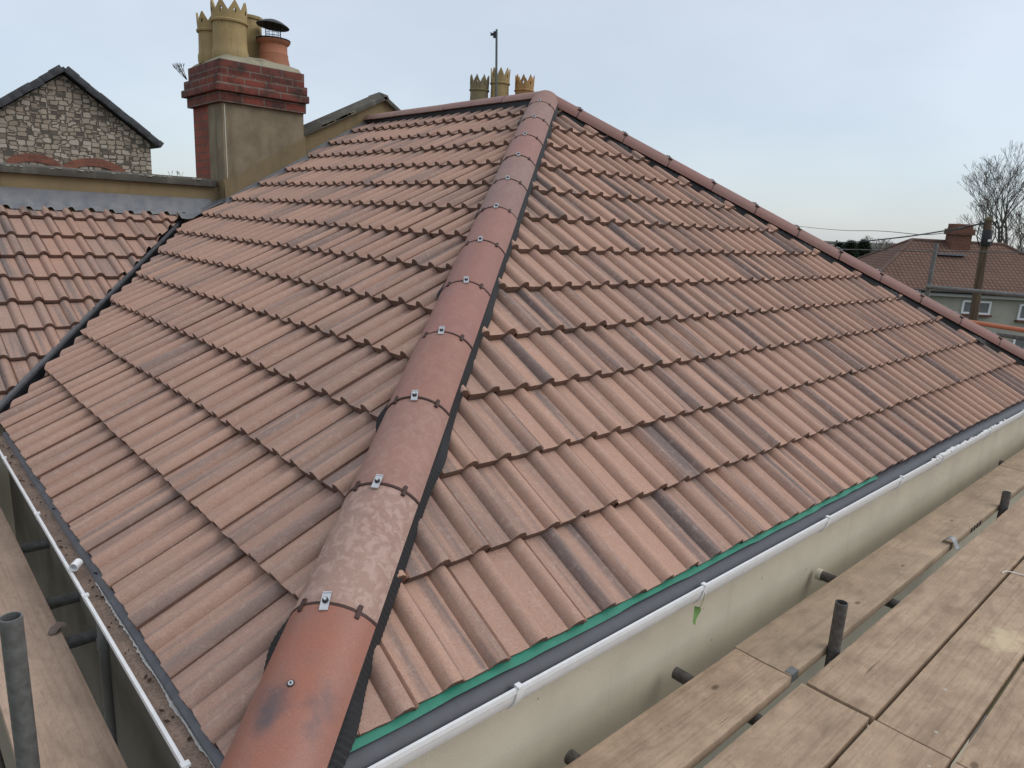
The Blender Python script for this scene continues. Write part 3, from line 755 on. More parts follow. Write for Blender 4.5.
twig((cx0-.05,q.y,q.z),.5,5,Vector((-.75,-.1,.75)),3,L=.09,r=.004,label='bare weed sprouting from the upper left of the brick chimney')
for k,(u,seed) in enumerate(((171,1),(178,5),(182,8))):
    q=U(u,180,1,YP+.15); twig((q.x,q.y,gz(1.60)),.25,2,Vector((0,0,1)),seed,L=.035,r=.002,label='dry weed stalks behind the parapet beside the chimney foot',group='weed stalks behind the parapet')

# ------------------------------------------------------------------ neighbour behind the party wall with the three crowned pots
nb=thing('attached_house','house joined behind the party wall, showing only a stack with three crowned pots','house',(4,10,GZ))
mb=MB(); mb.box((-.3,YP+.27,GZ),(8.6,10.1,-.02)); mb.build('wall',M['wall'],nb)
mb=MB(); 
mb.prism([(-.5,YP+.27,-.02),(APEX.x+.6,YP+.27,1.85),(8.9,YP+.27,-.02),(8.9,YP+.27,-.10),(-.5,YP+.27,-.10)],(0,3.1,0)); mb.build('roof',M['tileOe'],nb)
DP=12.4
c1,c2,c3=[D(u,v,DP+dd) for (u,v),dd in (((479.5,85),0),((500,82),0),((524.5,86),.0))]
st_c=(c1+c3)*.5; dirp=Vector((c3.x-c1.x,c3.y-c1.y,0)).normalized(); per=Vector((-dirp.y,dirp.x,0))
mb=MB(); zc0=c1.z-.52
mb.obox((st_c.x,st_c.y,(zc0-1.2)*.5),dirp*.66,per*.27,Vector((0,0,(zc0+1.2)*.5))); sk=mb.build('chimney',M['brick'],nb)
mb=MB(); mb.obox((st_c.x,st_c.y,zc0+.04),dirp*.70,per*.31,Vector((0,0,.04))); mb.build('cap',M['mortar'],sk,bevel=.02)
def back_pot(u,yt,yr,mat,ang,label):
    c=D(u,85,DP); zt=(D(u,yt,DP)).z; zr=(D(u,yr,DP)).z
    crown_pot((c.x,c.y),zc0+.07,zr,zt,.165,mat,sk,ang=ang,label=label)
back_pot(479.5,76,90.5,M['buff2'],.2,'greyed crown pot, left of three')
back_pot(500,69.5,84,M['buff'],.5,'taller pale crown pot in the middle')
back_pot(524.5,76,91,M['buff3'],.3,'orange tinged crown pot at the right')
p0=D(499.6,96,11.9); p1=D(496.6,29.5,11.9); p0.x,p0.y=p0.x,p0.y
mb=MB(); p0=Vector((p0.x,p0.y,p0.z-1.4)); mb.tube(p0,p1,.022,.018,8); pl=mb
ae=thing('aerial_mast','thin dark mast with a tiny bracket rising in front of the three crown pots','mast',tuple(p0))
pl.build('pole',m_plain('mast_metal',(.10,.11,.105),.6,.4,.3),ae,smooth=R(50))
mb=MB(); h=p1-Vector((0,0,.08)); mb.obox(h+RT*-.05,RT*.05,FW*.012,Vector((0,0,.012))); mb.obox(h+RT*-.03,RT*.022,FW*.02,Vector((0,0,.045))); mb.tube(h+RT*-.05+Vector((0,0,.02)),h+RT*-.11+Vector((0,0,.03)),.006,n=6)
mb.build('bracket',M['soot'],ae)

# ------------------------------------------------------------------ stone gabled house
SY=20.
gA=U(62,70,1,SY); gE=U(150,140,1,SY); gy=gE.y
slp=(gA.z-gE.z)/(gE.x-gA.x); hw=gE.x-gA.x
stn=thing('stone_house','rubble stone gabled house with a black verge beyond the ochre parapet','house',(gA.x,SY+3,GZ))
def m_stone():
    n=NT('rubble_stone',.9,.15); g=n.geo(); x,y,z=n.sep(g)[:3]
    wv=n.noise(g,1.6,2,.5); vec=n.comb(n.math('ADD',n.math('MULTIPLY',x,5.6),n.math('MULTIPLY',y,5.6)),n.math('ADD',n.math('MULTIPLY',z,8.6),n.math('MULTIPLY',wv,.5)),0)
    v=n.new('ShaderNodeTexVoronoi',feature='F1',distance='CHEBYCHEV'); n.link(vec,v.inputs['Vector']); v.inputs['Scale'].default_value=1; v.inputs['Randomness'].default_value=.72
    v2=n.new('ShaderNodeTexVoronoi',feature='F2',distance='CHEBYCHEV'); n.link(vec,v2.inputs['Vector']); v2.inputs['Scale'].default_value=1; v2.inputs['Randomness'].default_value=.72
    e=n.math('SUBTRACT',v2.outputs['Distance'],v.outputs['Distance']); joint=n.ramp(e,.03,.13)
    r=n.sep(v.outputs['Color'])[0]; r2=n.sep(v.outputs['Color'])[1]
    c=n.mix(r,(.36,.30,.24),(.26,.21,.165)); c=n.mix(n.ramp(r2,.7,.9,0,.6),c,(.45,.40,.34)); c=n.mix(n.ramp(n.noise(g,6,5,.7),.4,.7,0,.3),c,(.22,.18,.15))
    c=n.mix(joint,(.10,.085,.07),c); n.bump(joint,.03,.8); return n.col(c)
M['stone']=m_stone()
def zz(x): return gA.z-.10-slp*abs(x-gA.x)
mb=MB(); mb.prism([(gA.x-hw,SY,GZ),(gA.x+hw,SY,GZ),(gA.x+hw,SY,zz(gA.x+hw)),(gA.x,SY,gA.z-.10),(gA.x-hw,SY,zz(gA.x-hw))],(0,7,0)); mb.build('gable_wall',M['stone'],stn)
M['slate']=m_plain('dark_slate',(.045,.048,.055),.55,.4,var=.4,scale=7,bump=.02,dark=(.02,.02,.022))
for sg,nm in ((1,'a'),(-1,'b')):
    xe=gA.x+sg*(hw+.18); a=Vector((gA.x,SY-.16,gA.z-.06)); b=Vector((xe,SY-.16,gA.z-.06-slp*(hw+.18)))
    n_=Vector((sg*slp,0,1)).normalized()
    rf=MB().prism([a,b,b+n_*.10,a+Vector((0,0,.10*math.hypot(1,slp)))],(0,7.3,0)).build('roof',M['slate'],stn)
    mb=MB(); Ls=(b-a).length; k=0; dd=(b-a)/Ls; rr=random.Random(6)
    while k<Ls:
        l=min(.28,Ls-k); mb.obox(a+dd*(k+l/2)+n_*(.075+rr.uniform(-.01,.02))+Vector((0,-.03,0)),dd*(l*.5+.01),Vector((0,.05,0)),n_*(.075+rr.uniform(0,.012))); k+=.28
    mb.build('verge',M['slate'],stn,bevel=.012)
M['brickarch']=m_brick('brick_arch',(.23,.085,.055),(.17,.065,.045),(.17,.13,.105),.3,.9)
for (ua,ub,vc,ve) in ((6,61,153.5,161),(62,126,158.5,168)):
    A=U(ua,ve,1,SY-.02); B=U(ub,ve+2,1,SY-.02); m=(A.x+B.x)/2; w=(B.x-A.x)/2; zc=U((ua+ub)/2,vc,1,SY-.02).z; zs=(A.z+B.z)/2-.02; sg=zc-zs
    N=20; mb=MB(); t=.19
    outer=[Vector((m+w*math.sin(-1.2+2.4*i/N)/math.sin(1.2),SY-.03,zs+sg*(math.cos(-1.2+2.4*i/N)-math.cos(1.2))/(1-math.cos(1.2)))) for i in range(N+1)]
    inner=[p-Vector((0,0,t))+Vector(((m-p.x)*.10,0,0)) for p in outer]
    mb.sweep(lambda i:[outer[i],inner[i],inner[i]+Vector((0,.06,0)),outer[i]+Vector((0,.06,0))],list(range(N+1)),closed=True); wn=mb.build('brick_arch',M['brickarch'],stn)
    mb=MB(); top=inner[N//2].z-.01; mb.box((m-w*.8,SY-.022,top-1.4),(m+w*.8,SY-.003,top-.12)); 
    wf=mb.build('window',M['upvc'],stn); MB().box((m-w*.72,SY-.028,top-1.32),(m+w*.72,SY-.024,top-.2)).build('pane',m_plain('dull_glass',(.05,.055,.06),.1,.6,var=.05),wf)

# ------------------------------------------------------------------ scaffold boards
BZ=-.40; BT=.042
def board(x0,x1,y0,y1,mat,label,group,skewy=0.,z=BZ,axis='x',parent=None,bands=()):
    mb=MB(); N=10; rr=random.Random(hash((round(x0,2),round(y0,2)))&255)
    cup=rr.uniform(.0,.004)
    def sec(i):
        t=i/N; x=x0+(x1-x0)*t; dy=skewy*(t-.5); w=rr.uniform(-.001,.001)
        zt=[0,cup*.6,cup,cup*.6,0]
        top=[(y0+(y1-y0)*k/4+dy,z-zt[k]+w) for k in range(5)]
        pts=top+[(y1+dy,z-BT),(y0+dy,z-BT)]
        return [Vector((x,y,zz)) if axis=='x' else Vector((y,x,zz)) for y,zz in pts]
    mb.sweep(sec,list(range(N+1)),closed=True)
    o=mb.build('scaffold_board',mat,None,bevel=.0025,seg=2); tag(o,label,'scaffold board',group)
    for xe in bands:
        yl,yh=(y0,y1)
        m2=MB(); m2.box((xe-.028,yl-.0022,z-BT+.004),(xe+.028,yl,z-.001)); m2.box((xe-.028,yl-.0022,z-.001),(xe+.028,yl+.03,z+.0018))
        m2.build('end_plate',M['steel'],o)
    return o
XJ=2.02
GB='scaffold boards of the front walkway'
board(-1.9,XJ-.006,-.393,-.143,M['board'],'near board next to the cream wall, ending at the cross joint',GB,skewy=.0)
board(XJ,6.1,-.386,-.134,M['board2'],'tan board next to the cream wall, just behind the short upright tube',GB,bands=(XJ+.035,))
board(-1.9,XJ-.010,-.695,-.436,M['board'],'near board second from the cream wall, ending at the corner of the cross joint',GB)
board(XJ+.01,6.2,-.703,-.446,M['board'],'long board second from the cream wall, in front of the short upright tube',GB)
board(-1.9,XJ-.004,-.964,-.712,M['board'],'near board third from the cream wall, at the bottom edge of the photo',GB)
board(XJ+.003,6.2,-.964,-.718,M['board'],'long board third from the cream wall with a pale patch',GB)
board(-1.9,XJ-.01,-1.232,-.978,M['board'],'near board fourth from the cream wall, just showing at the bottom edge',GB)
board(XJ-.002,6.2,-1.232,-.980,M['board'],'outermost board of the front walkway at the lower right corner',GB)
board(6.11,10.2,-.386,-.134,M['board2'],'farthest board along the cream wall at the right edge of the photo',GB)
board(6.21,10.2,-.703,-.446,M['board'],'farthest board second from the cream wall at the right edge of the photo',GB)
board(-.4,4.6,-.375,-.122,M['boardL'],'pinkish board beside the silted gutter at the left edge of the photo',None,axis='y')
# stains: a pale cement patch on the third board
q=U(1008,640,2,BZ)

# ------------------------------------------------------------------ scaffold tubes
sr=thing('scaffold','grey tube scaffold carrying the front walkway below the white gutter','scaffold',(3,-.4,GZ))
TRr=.026
def tubepart(name,p0,p1,par,mat=None,hollow=.004,r=TRr,label=None): return MB().tube(p0,p1,r,n=20,hollow=hollow).build(name,mat or M['steel2'],par,label,smooth=R(40))
bt=U(842,648,2,BZ-.02)
xa=2.36; tubepart('upright',(xa,-.412,GZ),(xa,-.412,U(849,597,1,-.412).z),sr,label='short upright standing out between two boards')
q=U(1007,492,1,-.415); tubepart('upright',(q.x,-.415,GZ),(q.x,-.415,q.z),sr)
zt=BZ-BT-.028
tr=[(570,757),(676,673),(821,575),(1000,463)]
for i,(u,v) in enumerate(tr):
    p=U(u,v,2,zt); o=tubepart('transom',(p.x,p.y+.004,zt),(p.x,-1.35,zt),sr)
    if i in(2,): MB().tube((p.x,p.y+.022,zt),(p.x,p.y-.006,zt),.031,n=20,hollow=.005).build('end_cap',m_plain('cream_cap',(.6,.56,.45),.6,.4),o,smooth=R(40))
tubepart('ledger',(-1.9,-.47,zt-.054),(10.2,-.47,zt-.054),sr); tubepart('ledger',(-1.9,-1.3,zt-.054),(10.2,-1.3,zt-.054),sr)
for xx in (xa,q.x):
    mb=MB(); mb.obox((xx,-.45,zt-.03),X_*.04,Y_*.035,Vector((0,0,.035))); mb.tube((xx-.05,-.43,zt),(xx-.05,-.43,zt+.035),.012,n=6); mb.tube((xx+.045,-.40,zt-.01),(xx+.075,-.40,zt-.01),.011,n=6); mb.build('coupler',M['steel'],sr,bevel=.006)
    for yy in (): pass
for xx in (xa-.02,q.x):
    MB().tube((xx,-1.36,GZ),(xx,-1.36,BZ-.06),TRr,n=16).build('upright',M['steel2'],sr,smooth=R(40))
# far end guard rails
XE=9.1
a=U(929,287,0,XE); tubepart('guard_rail',(XE,a.y+.03,.812),(XE,-1.7,.805),sr,M['steel'],label='upper grey guard rail at the far end')
a=U(1000,334,0,XE); tubepart('guard_rail',(XE,a.y+.6,.36),(XE,-1.7,.28),sr,M['steel'])
a=U(935,243,0,XE); tubepart('upright',(XE+.055,a.y,GZ),(XE+.055,a.y,a.z),sr,M['steel'],label='tall upright at the far end')
tubepart('upright',(XE+.055,-1.45,GZ),(XE+.055,-1.45,1.3),sr,M['steel'])
a=U(975,322,0,XE-.06); tubepart('orange_rail',(XE-.06,a.y+.5,.47),(XE-.06,-1.7,.35),sr,M['orange'],label='orange painted guard rail')
# left scaffold
sl=thing('scaffold','tube scaffold carrying the single board beside the silted side gutter','scaffold',(-.3,2,GZ))
q=U(10,617,1,.64); tubepart('upright',(-.378,.64,GZ),(-.378,.64,q.z),sl,M['steel'],label='thick upright at the left edge of the photo',r=.0265)
for (u,v) in ((22,549),(50,604),(72,642)):
    p=U(u,v,2,zt); tubepart('transom',(.022,p.y,zt),(-.9,p.y,zt),sl,M['steel'])
tubepart('ledger',(-.42,-1.2,zt-.054),(-.42,4.6,zt-.054),sl)
for yy,xx in ((.64,-.40),(2.07,-.42),(2.755,-.42)):
    mb=MB(); mb.obox((xx,yy+.01,zt-.03),X_*.036,Y_*.036,Vector((0,0,.034))); mb.tube((xx+.03,yy+.05,zt-.01),(xx+.075,yy+.05,zt-.01),.010,n=6); mb.build('coupler',M['steel'],sl,bevel=.006)
MB().tube((-.40,3.9,GZ),(-.40,3.9,BZ-.02),TRr,n=16).build('upright',M['steel2'],sl,smooth=R(40))
# ------------------------------------------------------------------ small loose things
# strap clip lifting the edge of a board
p=U(951,545,2,BZ)
mb=MB(); N=14
def strp(i):
    t=i/N; x=p.x+.03; 
    y=-.34-.085*t; zz_=BZ+.006+.030*math.sin(PI*min(1,t*1.15))-.07*max(0,t-.62)
    return [Vector((x-.03,y,zz_)),Vector((x+.03,y,zz_)),Vector((x+.03,y,zz_-.004)),Vector((x-.03,y,zz_-.004))]
mb.sweep(strp,list(range(N+1)),closed=True); o=mb.build('board_clip',m_plain('pale_strap_metal',(.30,.31,.31),.5,.4,.4),None,smooth=R(50)); tag(o,'bent grey metal strap hooked over the edge of the tan far board','clip')
# dark lettering on the board side, four bars
mb=MB()
for i in range(4):
    x=U(977+i*3,532-i*2.4,2,BZ).x+.05; mb.box((x,-.3895,BZ-.036),(x+.022,-.3868,BZ-.005))
o=mb.build('board_marking',M['soot'],None); tag(o,'black painted bars on the side of the tan far board','marking')
# twist of white wire
p=U(1003,573,2,BZ)
pts=[p+Vector((-.015,.0,.004)),p+Vector((.0,-.004,.012)),p+Vector((.02,-.012,.010)),p+Vector((.04,-.045,.008)),p+Vector((.06,-.10,.006)),p+Vector((.07,-.14,.005))]
o=MB().path(pts,[.003]*6,6).build('wire_twist',m_plain('white_wire',(.75,.75,.72),.5,.4),None,smooth=R(60)); tag(o,'short twist of white wire lying on the third board','wire')
# leaf hanging from the gutter bracket
M['leaf']=m_plain('green_leaf',(.17,.34,.11),.5,.4,var=.3,scale=60)
c=U(690,612,1,-.112)
lf=MB(); N=8; c=c+Vector((0,-.022,-.012))
sp=[c+Vector((0,0,.045)),c+Vector((.012,0,.02)),c+Vector((.016,0,-.005)),c+Vector((.02,-.002,-.045))]
def leafsec(i):
    t=i/N; q=sp[0].lerp(sp[3],t); w=.036*math.sin(PI*min(1,t*.95+.08))**.8*(1-.3*t)
    return [q+Vector((-w,-.008*math.sin(t*5),0)),q+Vector((0,.006,0)),q+Vector((w*.9,-.010*math.cos(t*4),0))]
lf.sweep(leafsec,list(range(N+1))); b0=Vector((xs[1]+.01,-.10,-.10))
lo=thing('hanging_leaf','small green leaf hanging from a tendril below the front gutter','leaf',tuple(c))
lf.build('blade',M['leaf'],lo,smooth=R(70))
MB().path([sp[0],c+Vector((.03,0,.03)),c+Vector((.052,0,.055)),c+Vector((.055,.002,.085))],[.0014]*4,5).build('stalk',m_plain('leaf_stalk',(.2,.22,.09),.7,.2),lo)
# white pipe offcut in the left gutter
p=U(76,565,2,-.052)
mb=MB(); mb.tube(p+Vector((-.012,-.018,0)),p+Vector((.012,.012,.004)),.0165,n=20,hollow=.003); o=mb.build('pipe_offcut',M['upvc'],None,smooth=R(45)); tag(o,'stub of white pipe lying in the silt of the left gutter','pipe offcut')
# flake of slate on the left board
p=U(57,630,2,BZ+.004)
mb=MB(); poly=[(-.035,-.012),(-.02,.022),(.01,.030),(.035,.012),(.03,-.018),(.012,-.012),(-.008,-.026),(-.03,-.022)]
mb.prism([p+Vector((x*1.0,y*1.1,.0+.012*(x>0))) for x,y in poly],(0,0,.005)); o=mb.build('slate_flake',m_plain('brown_grey_slate',(.22,.17,.15),.8,.2,var=.3,scale=60),None); tag(o,'brown grey flake lying on the edge of the left board','debris')

# ------------------------------------------------------------------ ground
def m_ground():
    n=NT('ground',.95,.1); g=n.geo(); a=n.noise(g,.06,6,.6); b=n.noise(g,1.5,5,.6)
    c=n.mix(n.ramp(a,.42,.6),(.055,.07,.028),(.10,.085,.055)); c=n.mix(n.ramp(b,.4,.7,0,.4),c,(.04,.05,.02)); return n.col(c)
gm=m_ground()
mb=MB(); mb.add([(-1500,-1500,GZ),(2500,-1500,GZ),(2500,2500,GZ),(-1500,2500,GZ)],[(0,1,2,3)]); o=mb.build('ground',gm); o['kind']='structure'
mb=MB(); mb.add([(-6,-8,GZ+.004),(12,-8,GZ+.004),(12,18,GZ+.004),(-6,18,GZ+.004)],[(0,1,2,3)]); o=mb.build('yard',m_plain('yard_concrete',(.13,.125,.11),.9,.15,var=.4,scale=2)); o['kind']='structure'
mb=MB()
def hl(i):
    a=R(20+i*2.2); rr=420; h=6.0+2.5*mn.noise(Vector((i*.23,0,0)))+2*mn.noise(Vector((i*.9,4,0)))
    d=Vector((math.sin(a),math.cos(a),0)); return [d*rr+Vector((0,0,GZ-1)),d*(rr+60)+Vector((0,0,GZ+h)),d*(rr+160)+Vector((0,0,GZ-1))]
mb.sweep(hl,list(range(40))); o=mb.build('hills',m_plain('hill_field',(.14,.14,.12),.95,.1,var=.4,scale=.02),smooth=R(70)); o['kind']='structure'

# ------------------------------------------------------------------ far hipped house
ZE=-1.05; e0=U(914,288.4,2,ZE); e1=U(1024,294.4,2,ZE); ed=(e1-e0).normalized(); en=Vector((-ed.y,ed.x,0))
if en.dot(e0-CAM)<0: en=-en
HD=4.0
def eaves_u(u,v): return U(u,v,2,ZE)
def on_vert(u,v,off):      # pixel on the vertical plane parallel to the eaves, off metres behind
    d=ray(u,v); t=(e0+en*off-CAM).dot(en)/d.dot(en); return CAM+d*t
rl=on_vert(912,239.5,HD); rr_=on_vert(1003,244.0,HD); zr=1.53
rl.z=rr_.z=zr
l0=(rl-e0).dot(ed)-HD*1.0; l1=(rr_-e0).dot(ed)+HD*1.0
E0=e0+ed*l0; E1=e0+ed*l1; F0=E0+en*2*HD; F1=E1+en*2*HD
fh=thing('hipped_house','distant pale rendered house with a brown hipped tile roof behind the wooden pole','house',tuple((E0+F1)*.5-Vector((0,0,ZE-GZ))))
def m_farroof(dirv=None):
    n=NT('far_roof_tiles',.85,.2); g=n.geo()
    vm=n.new('ShaderNodeVectorMath',operation='DOT_PRODUCT'); n.link(g,vm.inputs[0]); vm.inputs[1].default_value=tuple(dirv or ed)
    x=vm.outputs['Value']; z=n.sep(g)[2]
    vec=n.comb(x,n.math('MULTIPLY',z,1.75),0)
    b=n.new('ShaderNodeTexBrick'); n.link(vec,b.inputs['Vector']); b.offset=0; b.inputs['Scale'].default_value=1; b.inputs['Brick Width'].default_value=.24; b.inputs['Row Height'].default_value=.25; b.inputs['Mortar Size'].default_value=.035
    b.inputs['Color1'].default_value=(.18,.10,.07,1); b.inputs['Color2'].default_value=(.135,.082,.062,1); b.inputs['Mortar'].default_value=(.06,.036,.028,1)
    c=n.mix(n.ramp(n.noise(g,.8,5,.7),.4,.7,0,.5),b.outputs[0],(.13,.085,.065)); n.bump(b.outputs['Fac'],.03,-.8); return n.col(c)
M['froof']=m_farroof(); M['froof2']=m_farroof(en)
ov=.35
def hz(p): return Vector((p.x,p.y,ZE))
mb=MB(); P=[hz(E0)-ed*ov-en*ov,hz(E1)+ed*ov-en*ov,hz(F1)+ed*ov+en*ov,hz(F0)-ed*ov+en*ov,rl,rr_]
P=[hz(E0),hz(E1),hz(F1),hz(F0),rl,rr_]
dn_=Vector((0,0,-.12))
mb.add(P+[p+dn_ for p in P[:4]],[(0,1,5,4),(1,2,5),(2,3,4,5),(3,0,4),(0,6,7,1),(1,7,8,2),(2,8,9,3),(3,9,6,0),(9,8,7,6)]); mb.m[1]=1; mb.m[3]=1; rf=mb.build('roof',[M['froof'],M['froof2']],fh)
mb=MB(); mb.tube(rl,rr_,.10,n=10)
for a,b in ((P[0],rl),(P[3],rl),(P[1],rr_),(P[2],rr_)): mb.tube(a,b,.10,n=10)
mb.build('ridge_capping',m_plain('far_ridge_tile',(.13,.085,.07),.85,.2,var=.3,scale=3),rf)
W=[P[0]+ed*ov+en*ov,P[1]-ed*ov+en*ov,P[2]-ed*ov-en*ov,P[3]+ed*ov-en*ov]
mb=MB(); mb.prism([(p.x,p.y,GZ) for p in W],(0,0,ZE-.12-GZ-.003)); fw=mb.build('wall',m_wall('pale_pebbledash',(.36,.345,.29),(.31,.30,.255),2),fh)
mb=MB(); mb.tube(P[0]-en*.08+Vector((0,0,-.08)),P[1]-en*.08+Vector((0,0,-.08)),.075,n=10); mb.build('gutter',M['soot'],fh)
mb=MB(); mb.obox((P[0]+P[1])*.5+en*.05+Vector((0,0,-.25)),ed*((l1-l0)/2-.1),en*.03,Vector((0,0,.08))); mb.build('fascia',m_plain('grey_fascia',(.38,.38,.36),.6,.3,var=.2),fh)
def farwin(ul,ur,vt,vb):
    a=on_vert(ul,vt,ov-.05); b=on_vert(ur,vt,ov-.05); zt_=a.z; zb_=on_vert(ul,vb,ov-.05).z
    m=(a+b)*.5; w=(b-a).length/2; m.z=(zt_+zb_)/2; h=(zt_-zb_)/2; Z=Vector((0,0,1))
    mb=MB(); mb.obox(m+Z*(h-.05),ed*w,en*.05,Z*.05); mb.obox(m-Z*(h-.05),ed*w,en*.05,Z*.05)
    for s_ in (-1,0,1): mb.obox(m+ed*s_*(w-.05),ed*.05,en*.045,Z*(h-.102))
    f=mb.build('window',M['upvc'],fh)
    MB().obox(m+en*.02,ed*(w-.1),en*.01,Z*(h-.1)).build('pane',m_plain('far_glass',(.17,.18,.19),.15,.6,var=.3,scale=3),f)
    MB().obox(m-Z*(h+.06)-en*.06,ed*(w+.08),en*.10,Z*.05).build('sill',m_plain('red_sill',(.14,.065,.05),.8,.2),f)
farwin(963,992,300,313.5); farwin(1020,1046,304,320)
farwin(896,922,296,309)
# lower windows
farwin(1014,1040,337,352)
# chimney on the ridge
cb=on_vert(957,246,HD-.35)
mb=MB(); Z=Vector((0,0,1)); k_=(cb-CAM).dot(FW)/FPX   # metres per pixel there
mb.obox(Vector((cb.x,cb.y,1.35)),ed*9.5*k_*1.0,en*.35,Z*.95); fc=mb.build('chimney',M['brickf'],fh)
mb=MB(); mb.obox(Vector((cb.x,cb.y,2.10)),ed*11.2*k_,en*.43,Z*.16); mb.build('cap',M['brickf'],fc)
mb=MB(); mb.obox(Vector((cb.x,cb.y,2.40))-ed*5*k_,ed*4.6*k_,en*.3,Z*.15); mb.obox(Vector((cb.x,cb.y,2.40))+ed*5*k_,ed*4.6*k_,en*.3,Z*.15); mb.build('pot_row',M['brickf'],fc,bevel=.03)
mb=MB(); q0=on_vert(938,254.5,HD-1.2); q1=on_vert(962,257,HD-1.2); mb.obox((q0+q1)*.5+Z*.08,ed*((q1-q0).length*.5+.1),en*.25,Z*.05+en*.0); mb.build('lead_apron',M['lead'],fc)

# ------------------------------------------------------------------ pole and cables
DPOL=16.6
pt=D(988.5,221,DPOL); pb=D(974,313,DPOL+.4); dpo=(pb-pt).normalized(); tt=(GZ-pt.z)/dpo.z; pg=pt+dpo*tt
# the pole leans a little; keep its foot on the ground
po=thing('utility_pole','leaning wooden pole with a black cable box at its top, before the far house','pole',tuple(pg))
n_w=NT('pole_timber',.9,.15); g_=n_w.geo(); gg=n_w.noise(n_w.mapv(g_,(22,22,1.5)),1,5,.65)
M['pole']=n_w.col(n_w.mix(n_w.ramp(gg,.35,.7),(.125,.09,.06),(.07,.05,.037)))
MB().tube(pg,pt,.14,.078,18).build('post',M['pole'],po,smooth=R(50))
mb=MB(); mb.lathe(tuple(pt),[(.08,-.02),(.092,0),(.08,.05),(.02,.10),(.001,.10)],16); mb.build('pole_cap',m_plain('mossy_cap',(.12,.10,.06),.9,.1,var=.3),po,smooth=R(50))
mb=MB(); b=pt+dpo*.38-FW*.03; mb.tube(b-dpo*.17,b+dpo*.20,.11,.105,18); mb.build('cable_box',M['black'],po,bevel=.015)
mb=MB(); b2=b+dpo*.10-FW*.112; mb.obox(b2,RT*.03,FW*.01,Z*.025); mb.build('label_plate',M['upvc'],po)
mb=MB(); 
for s_ in (-1,1):
    pts=[pt+dpo*.1+RT*.09*s_,pt+dpo*.0+RT*.18*s_,pt+dpo*.35+RT*.22*s_,pt+dpo*.6+RT*.12*s_]; mb.path(pts,[.012]*4,6)
mb.build('cable_loop',M['black'],po,smooth=R(60))
def cable(pts_px,r,label,grp='overhead cables'):
    pts=[D(*p) for p in pts_px]; 
    # smooth through the points
    out=[]
    for i in range(len(pts)-1):
        for k in range(8): 
            t=k/8; p0=pts[max(i-1,0)];p1=pts[i];p2=pts[i+1];p3=pts[min(i+2,len(pts)-1)]
            out.append(.5*((2*p1)+(p2-p0)*t+(2*p0-5*p1+4*p2-p3)*t*t+(3*p1-p0-3*p2+p3)*t**3))
    out.append(pts[-1]); o=MB().path(out,[r]*len(out),6).build('overhead_cable',M['black'],None,smooth=R(60)); tag(o,label,'cable',grp)
cable([(985,223,16.6),(940,231.5,20),(890,238.5,24),(830,243,29),(740,243,40),(640,235,60)],.022,'thick black cable sagging left from the top of the wooden pole')
cable([(986,222,16.6),(930,234.5,22),(880,231,30),(810,227.5,40),(700,214,70),(640,208,90)],.012,'thin faint cable against the sky above the thick one')
cable([(1100,256,11.0),(1024,252.5,10.5),(960,251.3,10),(900,250.6,9.6),(855,249.7,9.3),(800,249,9.0),(700,251,12)],.007,'dark wire running level across the far roof')

# ------------------------------------------------------------------ trees
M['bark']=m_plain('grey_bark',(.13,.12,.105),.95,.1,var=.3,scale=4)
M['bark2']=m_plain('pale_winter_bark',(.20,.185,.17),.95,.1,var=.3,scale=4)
def bare_tree(base,H,spread,seed,label,mat,levels=6,minr=.012,trunk_r=.35,grp='bare winter trees',th0=.35):
    rnd=random.Random(seed); base=Vector(base)
    tr_=MB(); cr=MB()
    def grow(p,d,l,r,lev):
        mid=p+d*l*.5+Vector((rnd.uniform(-1,1),rnd.uniform(-1,1),0))*l*.05; q=p+d*l+Vector((rnd.uniform(-1,1),rnd.uniform(-1,1),rnd.uniform(-.3,.3)))*l*.06
        tgt=tr_ if lev<2 else cr
        n=8 if lev<2 else (5 if lev<4 else 3)
        r2=max(minr,r*.72); tgt.path([p,mid,q],[r,(r+r2)/2,r2],n)
        if lev>=levels: return
        for k in range(rnd.choice((2,3,3)) if lev<levels-1 else 3):
            a=rnd.uniform(0,2*PI); s_=rnd.uniform(.35,.8)*spread
            side=Vector((math.cos(a),math.sin(a),rnd.uniform(-.05,.35)))
            nd=(d+side*s_+Vector((0,0,.12))).normalized(); grow(q,nd,l*rnd.uniform(.62,.85),r2*rnd.uniform(.65,.9),lev+1)
        if lev>0:
            for k in range(2):
                a=rnd.uniform(0,2*PI); nd=(d+Vector((math.cos(a),math.sin(a),.2))*.9*spread).normalized(); t=rnd.uniform(.3,.9)
                if lev<levels-1: grow(p.lerp(q,t),nd,l*rnd.uniform(.4,.6),r2*.5,min(levels,lev+2))
    t=thing('bare_tree',label,'tree',tuple(base),grp)
    grow(base,Vector((rnd.uniform(-.05,.05),rnd.uniform(-.05,.05),1)).normalized(),H*th0,trunk_r,0)
    tr_.build('trunk',mat,t,smooth=R(60)); cr.build('crown',mat,t)
    return t
DT=55; b=D(1026,243,DT); bare_tree((b.x,b.y,GZ),17.5,.8,5,'tall bare grey tree rising behind the far house at the right edge',M['bark'],levels=7,minr=.010,trunk_r=.30,th0=.25)
b=D(1050,243,60); bare_tree((b.x,b.y,GZ),16,.8,12,'bare tree half cut off by the right edge of the photo',M['bark'],levels=7,minr=.010,trunk_r=.32,th0=.25)
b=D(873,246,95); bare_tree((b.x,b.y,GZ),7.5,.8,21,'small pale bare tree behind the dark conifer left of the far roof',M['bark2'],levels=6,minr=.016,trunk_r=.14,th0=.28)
b=D(893,246,110); bare_tree((b.x,b.y,GZ),7.0,.8,25,'low misty bare tree between the conifers and the far roof',M['bark2'],levels=6,minr=.018,trunk_r=.14,th0=.28)
